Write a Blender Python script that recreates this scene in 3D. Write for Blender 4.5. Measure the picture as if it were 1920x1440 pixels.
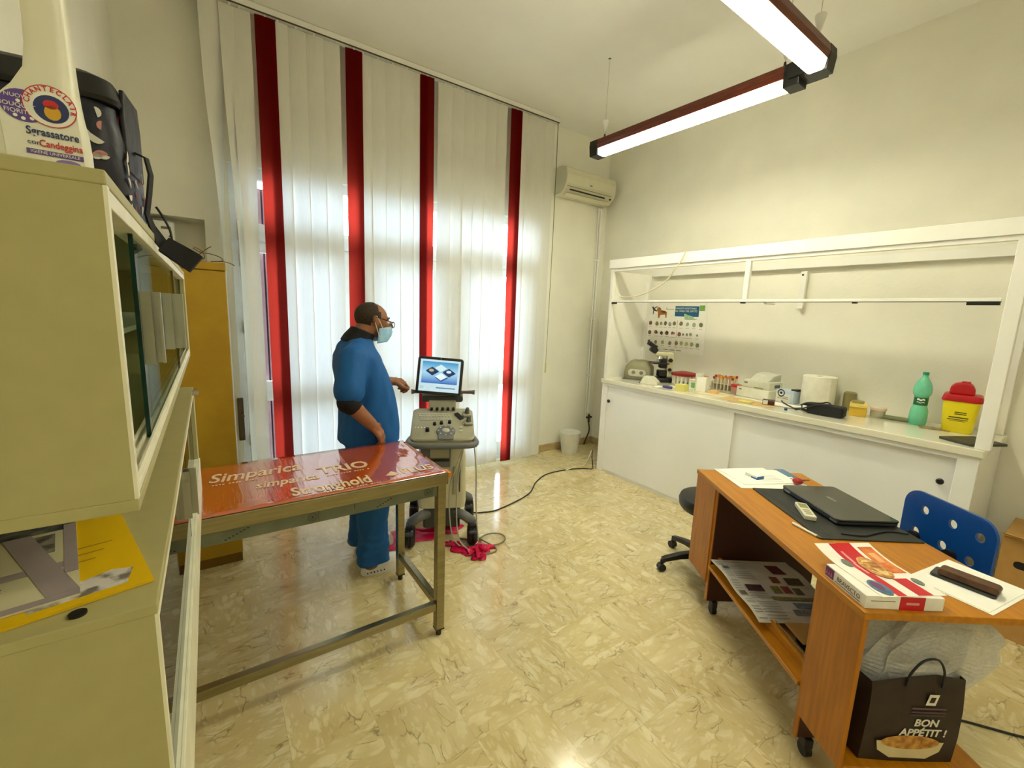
import bpy, bmesh, math, random
from mathutils import Vector, Matrix, Euler
random.seed(7)
SC = bpy.context.scene
for o in list(bpy.data.objects): bpy.data.objects.remove(o)
COL = SC.collection
PI = math.pi

# ---------------------------------------------------------------- camera
cam = bpy.data.cameras.new('camera'); camo = bpy.data.objects.new('camera', cam); COL.objects.link(camo)
cam.sensor_width = 36.0; cam.lens = 813.9/1920*36; cam.clip_start = 0.02; cam.clip_end = 200
yaw, pitch, roll = 0.610247618, 0.158043761, 0.0388130211
fw = Vector((math.sin(yaw)*math.cos(pitch), math.cos(yaw)*math.cos(pitch), -math.sin(pitch)))
rt = Vector((math.cos(yaw), -math.sin(yaw), 0)); up = rt.cross(fw)
r2 = rt*math.cos(roll)+up*math.sin(roll); u2 = up*math.cos(roll)-rt*math.sin(roll)
camo.matrix_world = Matrix(((r2.x,u2.x,-fw.x,0),(r2.y,u2.y,-fw.y,0),(r2.z,u2.z,-fw.z,1.62),(0,0,0,1)))
SC.camera = camo

# ---------------------------------------------------------------- sky, daylight, exposure
SKY = 9.6
LAMP = 38.0
LAMPCOL = (1.0, 0.97, 0.75)
w = bpy.data.worlds.new('sky'); SC.world = w; w.use_nodes = True
bg = w.node_tree.nodes['Background']; bg.inputs[0].default_value = (0.80, 0.90, 1.0, 1); bg.inputs[1].default_value = SKY
pl = bpy.data.lights.new('window_daylight_portal', 'AREA'); pl.shape = 'RECTANGLE'; pl.size = 2.78; pl.size_y = 2.63
pl.cycles.is_portal = True
po = bpy.data.objects.new('window_daylight_portal', pl); COL.objects.link(po)
po.location = (1.56, 4.16, 1.315); po.rotation_euler = (-PI/2, 0, 0)   # faces -y, into the room
vs = SC.view_settings; vs.view_transform = 'Standard'; vs.look = 'None'; vs.gamma = 1.0; vs.use_curve_mapping = False
vs.exposure = 0.88

# ---------------------------------------------------------------- materials
def S(r, g, b):
    f = lambda c: (c/255/12.92) if c/255 <= .04045 else ((c/255+.055)/1.055)**2.4
    return (f(r), f(g), f(b))
MATS = {}
def M(name, rgb=(200,200,200), rough=.5, metal=0., var=.06, scale=14., bump=0., bscale=60., stretch=(1,1,1),
      trans=0., alpha=1., cior=1.5, emit=None, estr=0., spec=.5, coat=0., sub=0., second=None, lo=.35, hi=.65):
    """procedural principled material: colour varied by noise, optional bump"""
    if name in MATS: return MATS[name]
    m = bpy.data.materials.new(name); m.use_nodes = True; nt = m.node_tree; N = nt.nodes; L = nt.links
    p = N['Principled BSDF']; c = S(*rgb)
    tc = N.new('ShaderNodeTexCoord'); mp = N.new('ShaderNodeMapping'); mp.inputs['Scale'].default_value = stretch
    L.new(tc.outputs['Object'], mp.inputs[0])
    nz = N.new('ShaderNodeTexNoise'); nz.inputs['Scale'].default_value = scale; nz.inputs['Detail'].default_value = 4
    L.new(mp.outputs[0], nz.inputs['Vector'])
    rp = N.new('ShaderNodeValToRGB'); rp.color_ramp.elements[0].position = lo; rp.color_ramp.elements[1].position = hi
    if second: a, b = c, S(*second)
    else: a = tuple(x*(1-var) for x in c); b = tuple(min(1, x*(1+var)) for x in c)
    rp.color_ramp.elements[0].color = (*a, 1); rp.color_ramp.elements[1].color = (*b, 1)
    L.new(nz.outputs[0], rp.inputs[0]); L.new(rp.outputs[0], p.inputs['Base Color'])
    p.inputs['Roughness'].default_value = rough; p.inputs['Metallic'].default_value = metal
    p.inputs['Specular IOR Level'].default_value = spec
    p.inputs['Coat Weight'].default_value = coat; p.inputs['Coat Roughness'].default_value = .05; p.inputs['Coat IOR'].default_value = cior
    p.inputs['Transmission Weight'].default_value = trans; p.inputs['Alpha'].default_value = alpha
    if emit: p.inputs['Emission Color'].default_value = (*S(*emit), 1); p.inputs['Emission Strength'].default_value = estr
    if bump:
        n2 = N.new('ShaderNodeTexNoise'); n2.inputs['Scale'].default_value = bscale; n2.inputs['Detail'].default_value = 3
        L.new(mp.outputs[0], n2.inputs['Vector'])
        bp = N.new('ShaderNodeBump'); bp.inputs['Strength'].default_value = bump; bp.inputs['Distance'].default_value = .01
        L.new(n2.outputs[0], bp.inputs['Height']); L.new(bp.outputs[0], p.inputs['Normal'])
    MATS[name] = m; return m

def fabric(name, rgb, front, through, bump=.15):
    """thin blind cloth: reflects on the lit side and lets daylight glow through"""
    m = bpy.data.materials.new(name); m.use_nodes = True; nt = m.node_tree; N = nt.nodes; L = nt.links
    N.remove(N['Principled BSDF']); out = N['Material Output']
    tc = N.new('ShaderNodeTexCoord'); mp = N.new('ShaderNodeMapping'); mp.inputs['Scale'].default_value = (1, 1, .06)
    L.new(tc.outputs['Object'], mp.inputs[0])
    nz = N.new('ShaderNodeTexNoise'); nz.inputs['Scale'].default_value = 160; nz.inputs['Detail'].default_value = 3
    L.new(mp.outputs[0], nz.inputs['Vector'])
    def col(c, v):
        rp = N.new('ShaderNodeValToRGB'); rp.color_ramp.elements[0].position = .3; rp.color_ramp.elements[1].position = .7
        rp.color_ramp.elements[0].color = (*[x*(1-v) for x in S(*c)], 1); rp.color_ramp.elements[1].color = (*[min(1, x*(1+v)) for x in S(*c)], 1)
        L.new(nz.outputs[0], rp.inputs[0]); return rp
    d = N.new('ShaderNodeBsdfDiffuse'); L.new(col(front, .02).outputs[0], d.inputs[0])
    t = N.new('ShaderNodeBsdfTranslucent'); L.new(col(through, .035).outputs[0], t.inputs[0])
    mx = N.new('ShaderNodeMixShader'); mx.inputs[0].default_value = rgb
    L.new(d.outputs[0], mx.inputs[1]); L.new(t.outputs[0], mx.inputs[2]); L.new(mx.outputs[0], out.inputs[0])
    MATS[name] = m; return m

def clear(name, tint=(235,245,240), ior=1.5, rough=.02, const=None):
    """thin clear sheet (glass, polythene): see-through plus a surface reflection that grows at grazing angles"""
    m = bpy.data.materials.new(name); m.use_nodes = True; nt = m.node_tree; N = nt.nodes; L = nt.links
    N.remove(N['Principled BSDF']); out = N['Material Output']
    t = N.new('ShaderNodeBsdfTransparent'); t.inputs[0].default_value = (*S(*tint), 1)
    g = N.new('ShaderNodeBsdfGlossy'); g.inputs['Roughness'].default_value = rough
    mx = N.new('ShaderNodeMixShader')
    fr = N.new('ShaderNodeFresnel'); fr.inputs[0].default_value = ior
    if const is None: L.new(fr.outputs[0], mx.inputs[0])
    else: mx.inputs[0].default_value = const
    L.new(t.outputs[0], mx.inputs[1]); L.new(g.outputs[0], mx.inputs[2]); L.new(mx.outputs[0], out.inputs[0])
    MATS[name] = m; return m

def poly_film(name, body=.35, tint=(215,218,210)):
    m = bpy.data.materials.new(name); m.use_nodes = True; nt = m.node_tree; N = nt.nodes; L = nt.links
    N.remove(N['Principled BSDF']); out = N['Material Output']
    t = N.new('ShaderNodeBsdfTransparent'); t.inputs[0].default_value = (.95, .95, .95, 1)
    d = N.new('ShaderNodeBsdfDiffuse'); d.inputs[0].default_value = (*S(*tint), 1)
    tl = N.new('ShaderNodeBsdfTranslucent'); tl.inputs[0].default_value = (*S(*tint), 1)
    g = N.new('ShaderNodeBsdfGlossy'); g.inputs['Roughness'].default_value = .18
    nz = N.new('ShaderNodeTexNoise'); nz.inputs['Scale'].default_value = 40
    a = N.new('ShaderNodeMixShader'); a.inputs[0].default_value = .4; L.new(d.outputs[0], a.inputs[1]); L.new(tl.outputs[0], a.inputs[2])
    mr = N.new('ShaderNodeMapRange'); mr.inputs[3].default_value = body*.7; mr.inputs[4].default_value = body*1.3; L.new(nz.outputs[0], mr.inputs[0])
    b = N.new('ShaderNodeMixShader'); L.new(mr.outputs[0], b.inputs[0]); L.new(t.outputs[0], b.inputs[1]); L.new(a.outputs[0], b.inputs[2])
    c = N.new('ShaderNodeMixShader'); c.inputs[0].default_value = .08; L.new(b.outputs[0], c.inputs[1]); L.new(g.outputs[0], c.inputs[2])
    L.new(c.outputs[0], out.inputs[0]); MATS[name] = m; return m

def marble():
    m = bpy.data.materials.new('marble_tile'); m.use_nodes = True; nt = m.node_tree; N = nt.nodes; L = nt.links
    p = N['Principled BSDF']
    tc = N.new('ShaderNodeTexCoord'); oi = N.new('ShaderNodeObjectInfo')
    mul = N.new('ShaderNodeMath'); mul.operation = 'MULTIPLY'; mul.inputs[1].default_value = 37.0; L.new(oi.outputs['Random'], mul.inputs[0])
    add = N.new('ShaderNodeVectorMath'); add.operation = 'ADD'; L.new(tc.outputs['Object'], add.inputs[0]); L.new(mul.outputs[0], add.inputs[1])
    mp = N.new('ShaderNodeMapping'); mp.inputs['Scale'].default_value = (.42, 1, 1); L.new(add.outputs[0], mp.inputs[0])
    dn = N.new('ShaderNodeTexNoise'); dn.inputs['Scale'].default_value = 16; dn.inputs['Detail'].default_value = 4; L.new(mp.outputs[0], dn.inputs['Vector'])
    sub = N.new('ShaderNodeVectorMath'); sub.operation = 'SUBTRACT'; L.new(dn.outputs['Color'], sub.inputs[0]); sub.inputs[1].default_value = (.5,.5,.5)
    sc = N.new('ShaderNodeVectorMath'); sc.operation = 'SCALE'; sc.inputs['Scale'].default_value = .075; L.new(sub.outputs[0], sc.inputs[0])
    ad = N.new('ShaderNodeVectorMath'); ad.operation = 'ADD'; L.new(mp.outputs[0], ad.inputs[0]); L.new(sc.outputs[0], ad.inputs[1])
    # pale clasts
    v = N.new('ShaderNodeTexVoronoi'); v.inputs['Scale'].default_value = 27; v.feature = 'F1'; L.new(ad.outputs[0], v.inputs['Vector'])
    sepc = N.new('ShaderNodeSeparateColor'); L.new(v.outputs['Color'], sepc.inputs[0])
    thr = N.new('ShaderNodeMapRange'); thr.inputs[1].default_value = .45; thr.inputs[2].default_value = .8; thr.inputs[3].default_value = .12; thr.inputs[4].default_value = .62; L.new(sepc.outputs[0], thr.inputs[0])
    cmpn = N.new('ShaderNodeMath'); cmpn.operation = 'SUBTRACT'; L.new(thr.outputs[0], cmpn.inputs[0]); L.new(v.outputs['Distance'], cmpn.inputs[1])
    cl = N.new('ShaderNodeMapRange'); cl.inputs[1].default_value = -.06; cl.inputs[2].default_value = .16; L.new(cmpn.outputs[0], cl.inputs[0])
    # a second, finer generation of clasts
    vb = N.new('ShaderNodeTexVoronoi'); vb.inputs['Scale'].default_value = 58; L.new(ad.outputs[0], vb.inputs['Vector'])
    sb = N.new('ShaderNodeSeparateColor'); L.new(vb.outputs['Color'], sb.inputs[0])
    tb2 = N.new('ShaderNodeMapRange'); tb2.inputs[1].default_value = .35; tb2.inputs[2].default_value = .9; tb2.inputs[3].default_value = .05; tb2.inputs[4].default_value = .6; L.new(sb.outputs[1], tb2.inputs[0])
    cb2 = N.new('ShaderNodeMath'); cb2.operation = 'SUBTRACT'; L.new(tb2.outputs[0], cb2.inputs[0]); L.new(vb.outputs['Distance'], cb2.inputs[1])
    cl2 = N.new('ShaderNodeMapRange'); cl2.inputs[1].default_value = -.1; cl2.inputs[2].default_value = .2; cl2.inputs[4].default_value = .7; L.new(cb2.outputs[0], cl2.inputs[0])
    mxx = N.new('ShaderNodeMath'); mxx.operation = 'MAXIMUM'; L.new(cl.outputs[0], mxx.inputs[0]); L.new(cl2.outputs[0], mxx.inputs[1])
    nf = N.new('ShaderNodeTexNoise'); nf.inputs['Scale'].default_value = 22; nf.inputs['Detail'].default_value = 5; L.new(ad.outputs[0], nf.inputs['Vector'])
    nr = N.new('ShaderNodeMapRange'); nr.inputs[1].default_value = .35; nr.inputs[2].default_value = .6; nr.inputs[3].default_value = .35; nr.inputs[4].default_value = .95; L.new(nf.outputs[0], nr.inputs[0])
    clm = N.new('ShaderNodeMath'); clm.operation = 'MULTIPLY'; L.new(mxx.outputs[0], clm.inputs[0]); L.new(nr.outputs[0], clm.inputs[1])
    # ground mottling
    n1 = N.new('ShaderNodeTexNoise'); n1.inputs['Scale'].default_value = 9; n1.inputs['Detail'].default_value = 6; L.new(ad.outputs[0], n1.inputs['Vector'])
    g = N.new('ShaderNodeValToRGB'); e = g.color_ramp.elements; e[0].position = .3; e[1].position = .72
    e[0].color = (*S(202,182,128), 1); e[1].color = (*S(220,204,154), 1); L.new(n1.outputs[0], g.inputs[0])
    mx = N.new('ShaderNodeMix'); mx.data_type = 'RGBA'; L.new(clm.outputs[0], mx.inputs['Factor']); L.new(g.outputs[0], mx.inputs['A']); mx.inputs['B'].default_value = (*S(230,218,174), 1)
    # veins
    v2 = N.new('ShaderNodeTexVoronoi'); v2.feature = 'DISTANCE_TO_EDGE'; v2.inputs['Scale'].default_value = 17; L.new(ad.outputs[0], v2.inputs['Vector'])
    ve = N.new('ShaderNodeMapRange'); ve.inputs[1].default_value = .0; ve.inputs[2].default_value = .045; ve.inputs[3].default_value = 1; ve.inputs[4].default_value = 0; L.new(v2.outputs['Distance'], ve.inputs[0])
    n2 = N.new('ShaderNodeTexNoise'); n2.inputs['Scale'].default_value = 14; n2.inputs['Detail'].default_value = 3; L.new(mp.outputs[0], n2.inputs['Vector'])
    vm = N.new('ShaderNodeMapRange'); vm.inputs[1].default_value = .48; vm.inputs[2].default_value = .62; L.new(n2.outputs[0], vm.inputs[0])
    mm = N.new('ShaderNodeMath'); mm.operation = 'MULTIPLY'; L.new(ve.outputs[0], mm.inputs[0]); L.new(vm.outputs[0], mm.inputs[1])
    m8 = N.new('ShaderNodeMath'); m8.operation = 'MULTIPLY'; m8.inputs[1].default_value = .7; L.new(mm.outputs[0], m8.inputs[0])
    mv = N.new('ShaderNodeMix'); mv.data_type = 'RGBA'; L.new(m8.outputs[0], mv.inputs['Factor']); L.new(mx.outputs['Result'], mv.inputs['A']); mv.inputs['B'].default_value = (*S(120,102,68), 1)
    # tile to tile tone
    hs = N.new('ShaderNodeHueSaturation'); tv = N.new('ShaderNodeMapRange'); tv.inputs[3].default_value = .93; tv.inputs[4].default_value = 1.05
    L.new(oi.outputs['Random'], tv.inputs[0]); L.new(tv.outputs[0], hs.inputs['Value']); L.new(mv.outputs['Result'], hs.inputs['Color'])
    L.new(hs.outputs[0], p.inputs['Base Color']); p.inputs['Roughness'].default_value = .15; p.inputs['Specular IOR Level'].default_value = .85
    MATS['marble_tile'] = m; return m

# ---------------------------------------------------------------- mesh builder
def rotm(e): return Euler(e).to_matrix()
class MB:
    def __init__(s): s.v = []; s.f = []; s.mi = []; s.m = 0
    def add(s, vs, fs):
        o = len(s.v); s.v += [Vector(p) for p in vs]; s.f += [tuple(i+o for i in f) for f in fs]; s.mi += [s.m]*len(fs); return s
    def box(s, x0, x1, y0, y1, z0, z1, rot=None, c=None):
        vs = [Vector(p) for p in ((x0,y0,z0),(x1,y0,z0),(x1,y1,z0),(x0,y1,z0),(x0,y0,z1),(x1,y0,z1),(x1,y1,z1),(x0,y1,z1))]
        if rot is not None:
            r = rotm(rot); cc = Vector(c) if c is not None else Vector(((x0+x1)/2,(y0+y1)/2,(z0+z1)/2)); vs = [cc+r@(p-cc) for p in vs]
        return s.add(vs, [(0,3,2,1),(4,5,6,7),(0,1,5,4),(1,2,6,5),(2,3,7,6),(3,0,4,7)])
    def rings(s, rings, cap0=True, cap1=True, closed=True):
        n = len(rings[0]); vs = [p for r in rings for p in r]; fs = []
        for i in range(len(rings)-1):
            for j in range(n if closed else n-1):
                k = (j+1) % n; fs.append((i*n+j, i*n+k, (i+1)*n+k, (i+1)*n+j))
        if cap0: fs.append(tuple(range(n-1, -1, -1)))
        if cap1: fs.append(tuple((len(rings)-1)*n+j for j in range(n)))
        return s.add(vs, fs)
    def cyl(s, p0, p1, r0, r1=None, n=20, cap=True):
        p0, p1 = Vector(p0), Vector(p1); r1 = r0 if r1 is None else r1; d = (p1-p0).normalized()
        a = d.orthogonal().normalized(); b = d.cross(a)
        R = lambda p, r: [p+(a*math.cos(t)+b*math.sin(t))*r for t in (2*PI*i/n for i in range(n))]
        return s.rings([R(p0, r0), R(p1, r1)], cap, cap)
    def tube(s, pts, r, n=8, radii=None, cap=True):
        pts = [Vector(p) for p in pts]; R = []; a = None
        for i, p in enumerate(pts):
            d = (pts[min(i+1, len(pts)-1)]-pts[max(i-1, 0)]).normalized()
            if a is None: a = d.orthogonal().normalized()
            else: a = (a-d*a.dot(d)).normalized()
            b = d.cross(a); rr = radii[i] if radii else r
            R.append([p+(a*math.cos(t)+b*math.sin(t))*rr for t in (2*PI*k/n for k in range(n))])
        return s.rings(R, cap, cap)
    def lathe(s, prof, c=(0,0,0), n=28, axis='z', cap0=True, cap1=True):
        c = Vector(c); R = []
        for r, z in prof:
            ring = []
            for k in range(n):
                t = 2*PI*k/n; x, y = r*math.cos(t), r*math.sin(t)
                ring.append(c+(Vector((x,y,z)) if axis == 'z' else Vector((x,-z,y)) if axis == 'y' else Vector((z,x,y))))
            R.append(ring)
        return s.rings(R, cap0, cap1)
    def prism(s, poly, a, b, axis='z'):
        f = {'z': lambda x, y, h: (x, y, h), 'y': lambda x, y, h: (x, h, y), 'x': lambda x, y, h: (h, x, y)}[axis]
        return s.rings([[Vector(f(x, y, a)) for x, y in poly], [Vector(f(x, y, b)) for x, y in poly]])
    def ell(s, c, r, n=20, m=12, rot=None):
        c = Vector(c); R = []
        q = rotm(rot) if rot else None
        for i in range(m+1):
            ph = -PI/2+PI*i/m; cz, sz = max(math.cos(ph), 1e-4), math.sin(ph); ring = []
            for k in range(n):
                p = Vector((r[0]*cz*math.cos(2*PI*k/n), r[1]*cz*math.sin(2*PI*k/n), r[2]*sz))
                if q: p = q@p
                ring.append(c+p)
            R.append(ring)
        return s.rings(R)
    def quad(s, a, b, c, d): return s.add([a, b, c, d], [(0,1,2,3)])
    def disc(s, c, r, n=20, u=(1,0,0), v=(0,1,0), ry=None):
        c, u, v = Vector(c), Vector(u), Vector(v); ry = r if ry is None else ry
        return s.add([c+u*r*math.cos(2*PI*i/n)+v*ry*math.sin(2*PI*i/n) for i in range(n)], [tuple(range(n))])
    def xf(s, mat):
        s.v = [mat@p for p in s.v]; return s
    def build(s, name, mats, parent=None, bevel=0, smooth=False, seg=2, fix=True):
        me = bpy.data.meshes.new(name); me.from_pydata([tuple(p) for p in s.v], [], s.f)
        for m in (mats if isinstance(mats, (list, tuple)) else [mats]): me.materials.append(m)
        for p, i in zip(me.polygons, s.mi): p.material_index = i
        if fix:
            bm = bmesh.new(); bm.from_mesh(me); bmesh.ops.recalc_face_normals(bm, faces=bm.faces); bm.to_mesh(me); bm.free()
        if smooth:
            for p in me.polygons: p.use_smooth = True
            try: me.set_sharp_from_angle(angle=math.radians(40))
            except Exception: pass
        o = bpy.data.objects.new(name, me); COL.objects.link(o)
        if parent: o.parent = parent
        if bevel:
            b = o.modifiers.new('b', 'BEVEL'); b.width = bevel; b.segments = seg; b.limit_method = 'ANGLE'; b.angle_limit = .6
        return o
def tag(o, label, cat, group=None, kind=None):
    if label: o['label'] = label
    if cat: o['category'] = cat
    if group: o['group'] = group
    if kind: o['kind'] = kind
    return o
def thing(name, loc, rz, label, cat, group=None):
    o = bpy.data.objects.new(name, None); COL.objects.link(o); o.empty_display_size = .05
    o.location = loc; o.rotation_euler = (0, 0, rz); return tag(o, label, cat, group)
def struct(o): o['kind'] = 'structure'; return o
def lab(o, s): o['label'] = s; return o
def copy_tree(o, parent=None):
    c = o.copy(); COL.objects.link(c); c.parent = parent
    for ch in o.children: copy_tree(ch, c)
    return c
def frame(o, x, y, loc):
    """matrix whose columns are the text's right, up and normal directions"""
    x = Vector(x).normalized(); y = Vector(y); z = x.cross(y).normalized(); y = z.cross(x)
    return Matrix(((x.x,y.x,z.x,loc[0]),(x.y,y.y,z.y,loc[1]),(x.z,y.z,z.z,loc[2]),(0,0,0,1)))
def text(name, s, size, loc, x, y, mat, parent=None, align='CENTER', ext=.0004, shear=0., xs=1., bold=0., fn=None):
    cu = bpy.data.curves.new('t', 'FONT'); cu.body = s; cu.size = size; cu.align_x = align; cu.align_y = 'CENTER'
    cu.extrude = ext; cu.shear = shear; cu.offset = bold; cu.resolution_u = 3
    t = bpy.data.objects.new('t', cu); COL.objects.link(t)
    dg = bpy.context.evaluated_depsgraph_get(); me = bpy.data.meshes.new_from_object(t.evaluated_get(dg))
    bpy.data.objects.remove(t); bpy.data.curves.remove(cu)
    mm = frame(None, x, y, loc)
    for v in me.vertices:
        p = Vector((v.co.x*xs, v.co.y, v.co.z)); v.co = fn(p) if fn else mm@p
    me.materials.clear(); me.materials.append(mat); me.name = name
    o = bpy.data.objects.new(name, me); COL.objects.link(o)
    if parent: o.parent = parent
    return o
def rrect(x0, x1, y0, y1, r, n=5):
    P = []
    for cx, cy, a in ((x1-r, y1-r, 0), (x0+r, y1-r, PI/2), (x0+r, y0+r, PI), (x1-r, y0+r, 3*PI/2)):
        for i in range(n+1): t = a+PI/2*i/n; P.append((cx+r*math.cos(t), cy+r*math.sin(t)))
    return P
def spline(pts, n=8):
    pts = [Vector(p) for p in pts]; out = []
    for i in range(len(pts)-1):
        p0, p1, p2, p3 = pts[max(i-1,0)], pts[i], pts[i+1], pts[min(i+2,len(pts)-1)]
        for k in range(n):
            t = k/n
            out.append(.5*((2*p1)+(p2-p0)*t+(2*p0-5*p1+4*p2-p3)*t*t+(3*p1-p0-3*p2+p3)*t**3))
    return out+[pts[-1]]

WHITE = M('white_paint', (242,240,230), .45, var=.03, scale=3)
WALL = M('wall_plaster', (240,237,220), .85, var=.035, scale=2.2, bump=.12, bscale=45)
CEIL = M('ceiling_paint', (248,247,240), .9, var=.02, scale=2)
LACQ = M('white_lacquer', (246,246,240), .22, var=.02, scale=2, coat=.3)
BLACK = M('black_plastic', (18,18,20), .4, var=.1)
BLACKM = M('black_matte', (14,14,16), .75, var=.15, bump=.1)
STEEL = M('brushed_steel', (150,142,112), .28, 1., var=.1, scale=60, stretch=(.1,1,1), bump=.02, bscale=200)
ALU = M('aluminium', (190,190,176), .3, 1., var=.05)
GREYM = M('grey_plastic', (96,98,98), .45)
PAPER = M('white_paper', (240,238,226), .8, var=.02)
GLASS = clear('window_glass', (245,250,250))
# ================================================================ the room
MARB = marble()
fl = struct(MB().box(-.40, 4.05, -3.0, 3.93, -.12, -.006).build('floor', M('tile_joint', (176,156,112), .5)))
T = .30
tile = None
for i in range(-2, 13):
    for j in range(-1, 14):
        x0, x1 = max(.155+T*i, -.40), min(.155+T*(i+1), 4.05); y0, y1 = .015+T*j, .015+T*(j+1)
        if x1-x0 < .02: continue
        y1 = min(y1, 3.93)
        if y1-y0 < .02: continue
        full = abs(x1-x0-T) < 1e-6 and abs(y1-y0-T) < 1e-6
        g = .0002
        if full and tile is not None:
            o = tile.copy(); COL.objects.link(o)
        else:
            hx, hy = (x1-x0)/2-g, (y1-y0)/2-g
            if (i+j) % 2 and not full: hx, hy = hy, hx
            o = MB().box(-hx, hx, -hy, hy, -.0058, 0).build('tile', MARB, fl)
            if full: tile = o
        o.location = ((x0+x1)/2, (y0+y1)/2, 0); o.rotation_euler = (0, 0, PI/2*((i+j) % 2)+PI*random.randint(0, 1))
struct(MB().box(-.40, 4.05, -3.0, -.285, -.006, 0).build('floor_rear', MARB))

struct(MB().box(-.6, 4.25, -3.2, 4.18, 3.65, 3.8).build('ceiling', CEIL))
struct(MB().box(-.6, -.40, -3.0, 4.18, -.12, 3.65).build('wall_left', WALL))
struct(MB().box(4.05, 4.25, -3.0, 4.18, -.12, 3.65).build('wall_right', WALL))
struct(MB().box(-.6, 4.25, -3.2, -3.0, -.12, 3.65).build('wall_rear', WALL))
wb = MB()
WX0, WX1, WZ = .17, 2.95, 2.63
wb.box(-.40, -.34, 3.93, 4.18, -.12, 3.65); wb.box(.016, WX0, 3.93, 4.18, -.12, 3.65)
wb.box(-.34, .016, 3.93, 4.18, -.12, 1.35); wb.box(-.34, .016, 3.93, 4.18, 2.205, 3.65); wb.box(-.34, .016, 4.12, 4.18, 1.35, 2.205)
wb.box(WX0, WX1, 3.93, 4.18, WZ, 3.65); wb.box(WX1, 4.05, 3.93, 4.18, -.12, 3.65)
wb.box(WX0, WX1, 3.93, 4.18, -.12, 0)
struct(wb.build('wall_back', WALL))
TANM = M('tan_marble', (176,152,104), .3, second=(196,176,130), scale=18)
struct(MB().box(3.14, 4.05, 3.913, 3.93, 0, .085).build('baseboard_back', TANM, bevel=.003))
struct(MB().box(4.033, 4.05, 3.17, 3.913, 0, .085).build('baseboard_right', TANM, bevel=.003))

# window: white glazed door front with transom, rails and panes
FR = M('window_frame_paint', (226,228,228), .4, var=.03)
wi = struct(thing('window_1', (0, 4.0, 0), 0, None, None)); del_keys = [k for k in ('label','category') if k in wi.keys()]
for k in del_keys: del wi[k]
def bar(n, x0, x1, z0, z1, d=.035): return MB().box(x0, x1, -d, d, z0, z1).build(n, FR, wi, bevel=.004)
bar('jamb', WX0, .215, 0, WZ); bar('jamb', 2.90, WX1, 0, WZ); bar('head', .215, 2.90, 2.55, WZ); bar('sill', .215, 2.90, 0, .05)
bar('transom', .215, 2.90, 2.10, 2.23, .045)
mull = [.215, 1.07, 1.93, 2.90]
for a in mull[1:-1]: bar('mullion', a-.04, a+.04, .05, 2.10); bar('mullion', a-.03, a+.03, 2.23, 2.55)
for k in range(3):
    a, b = mull[k]+(.04 if k else 0), mull[k+1]-(.04 if k < 2 else 0)
    bar('stile', a, a+.085, .05, 2.10, .028); bar('stile', b-.085, b, .05, 2.10, .028)
    bar('rail', a+.085, b-.085, .85, 1.01, .028); bar('rail', a+.085, b-.085, .05, .2, .028); bar('rail', a+.085, b-.085, 2.02, 2.10, .028)
    for z0, z1 in ((.2, .85), (1.01, 2.02)): MB().box(a+.085, b-.085, -.003, .003, z0, z1).build('pane', GLASS, wi)
    MB().box(a+.01, b-.01, -.003, .003, 2.23, 2.55).build('pane', GLASS, wi)
for z in (.5, 1.4, 1.9): MB().cyl((.225,-.04,z), (.225,-.04,z+.09), .009, n=10).build('hinge', FR, wi)
lp = MB().box(.125, .165, -.09, -.072, .56, .90).build('lock_plate', M('bronze_plate', (96,84,70), .4, .7), wi, bevel=.003)
lp.location.x = .02
MB().cyl((.165,-.09,.76), (.165,-.115,.76), .012).build('lock_knob', M('bronze_plate'), lp, smooth=True).location.x = -.01

# outside: pavement and the ribbed mauve shutter pushed to the window's edge
struct(MB().box(-6, 10, 4.18, 14, -.2, -.05).build('pavement', M('pavement', (178,176,170), .9, var=.1, scale=4)))
MAUVE = M('mauve_metal', (120,88,92), .5, .1)
sh = thing('folding_shutter', (.19, 4.21, 0), 0, 'mauve ribbed metal shutter folded behind the left end of the window', 'shutter')
for k in range(6):
    MB().box(.02+.040*k, .048+.040*k, -.012, .012, .0, 2.54).build('rib', MAUVE, sh, bevel=.004)
MB().box(.015, .255, .012, .018, .0, 2.54).build('backing', M('mauve_dark', (92,66,70), .6), sh)

# wooden-toned meter box in the wall niche
nb = thing('junction_box', (-.16, 4.02, 1.96), 0, 'white electrical box set inside the wall niche above the yellow locker', 'electrical box')
MB().box(-.16, .0, -.05, .095, 0, .21).build('body', WHITE, nb, bevel=.008)
MB().box(-.075, -.02, -.053, -.05, .155, .172).build('slot', M('slot_grey', (120,116,90), .6), nb)
MB().cyl((-.028,-.05,.11), (-.028,-.054,.11), .006, n=10).build('screw', BLACK, nb)

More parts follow.
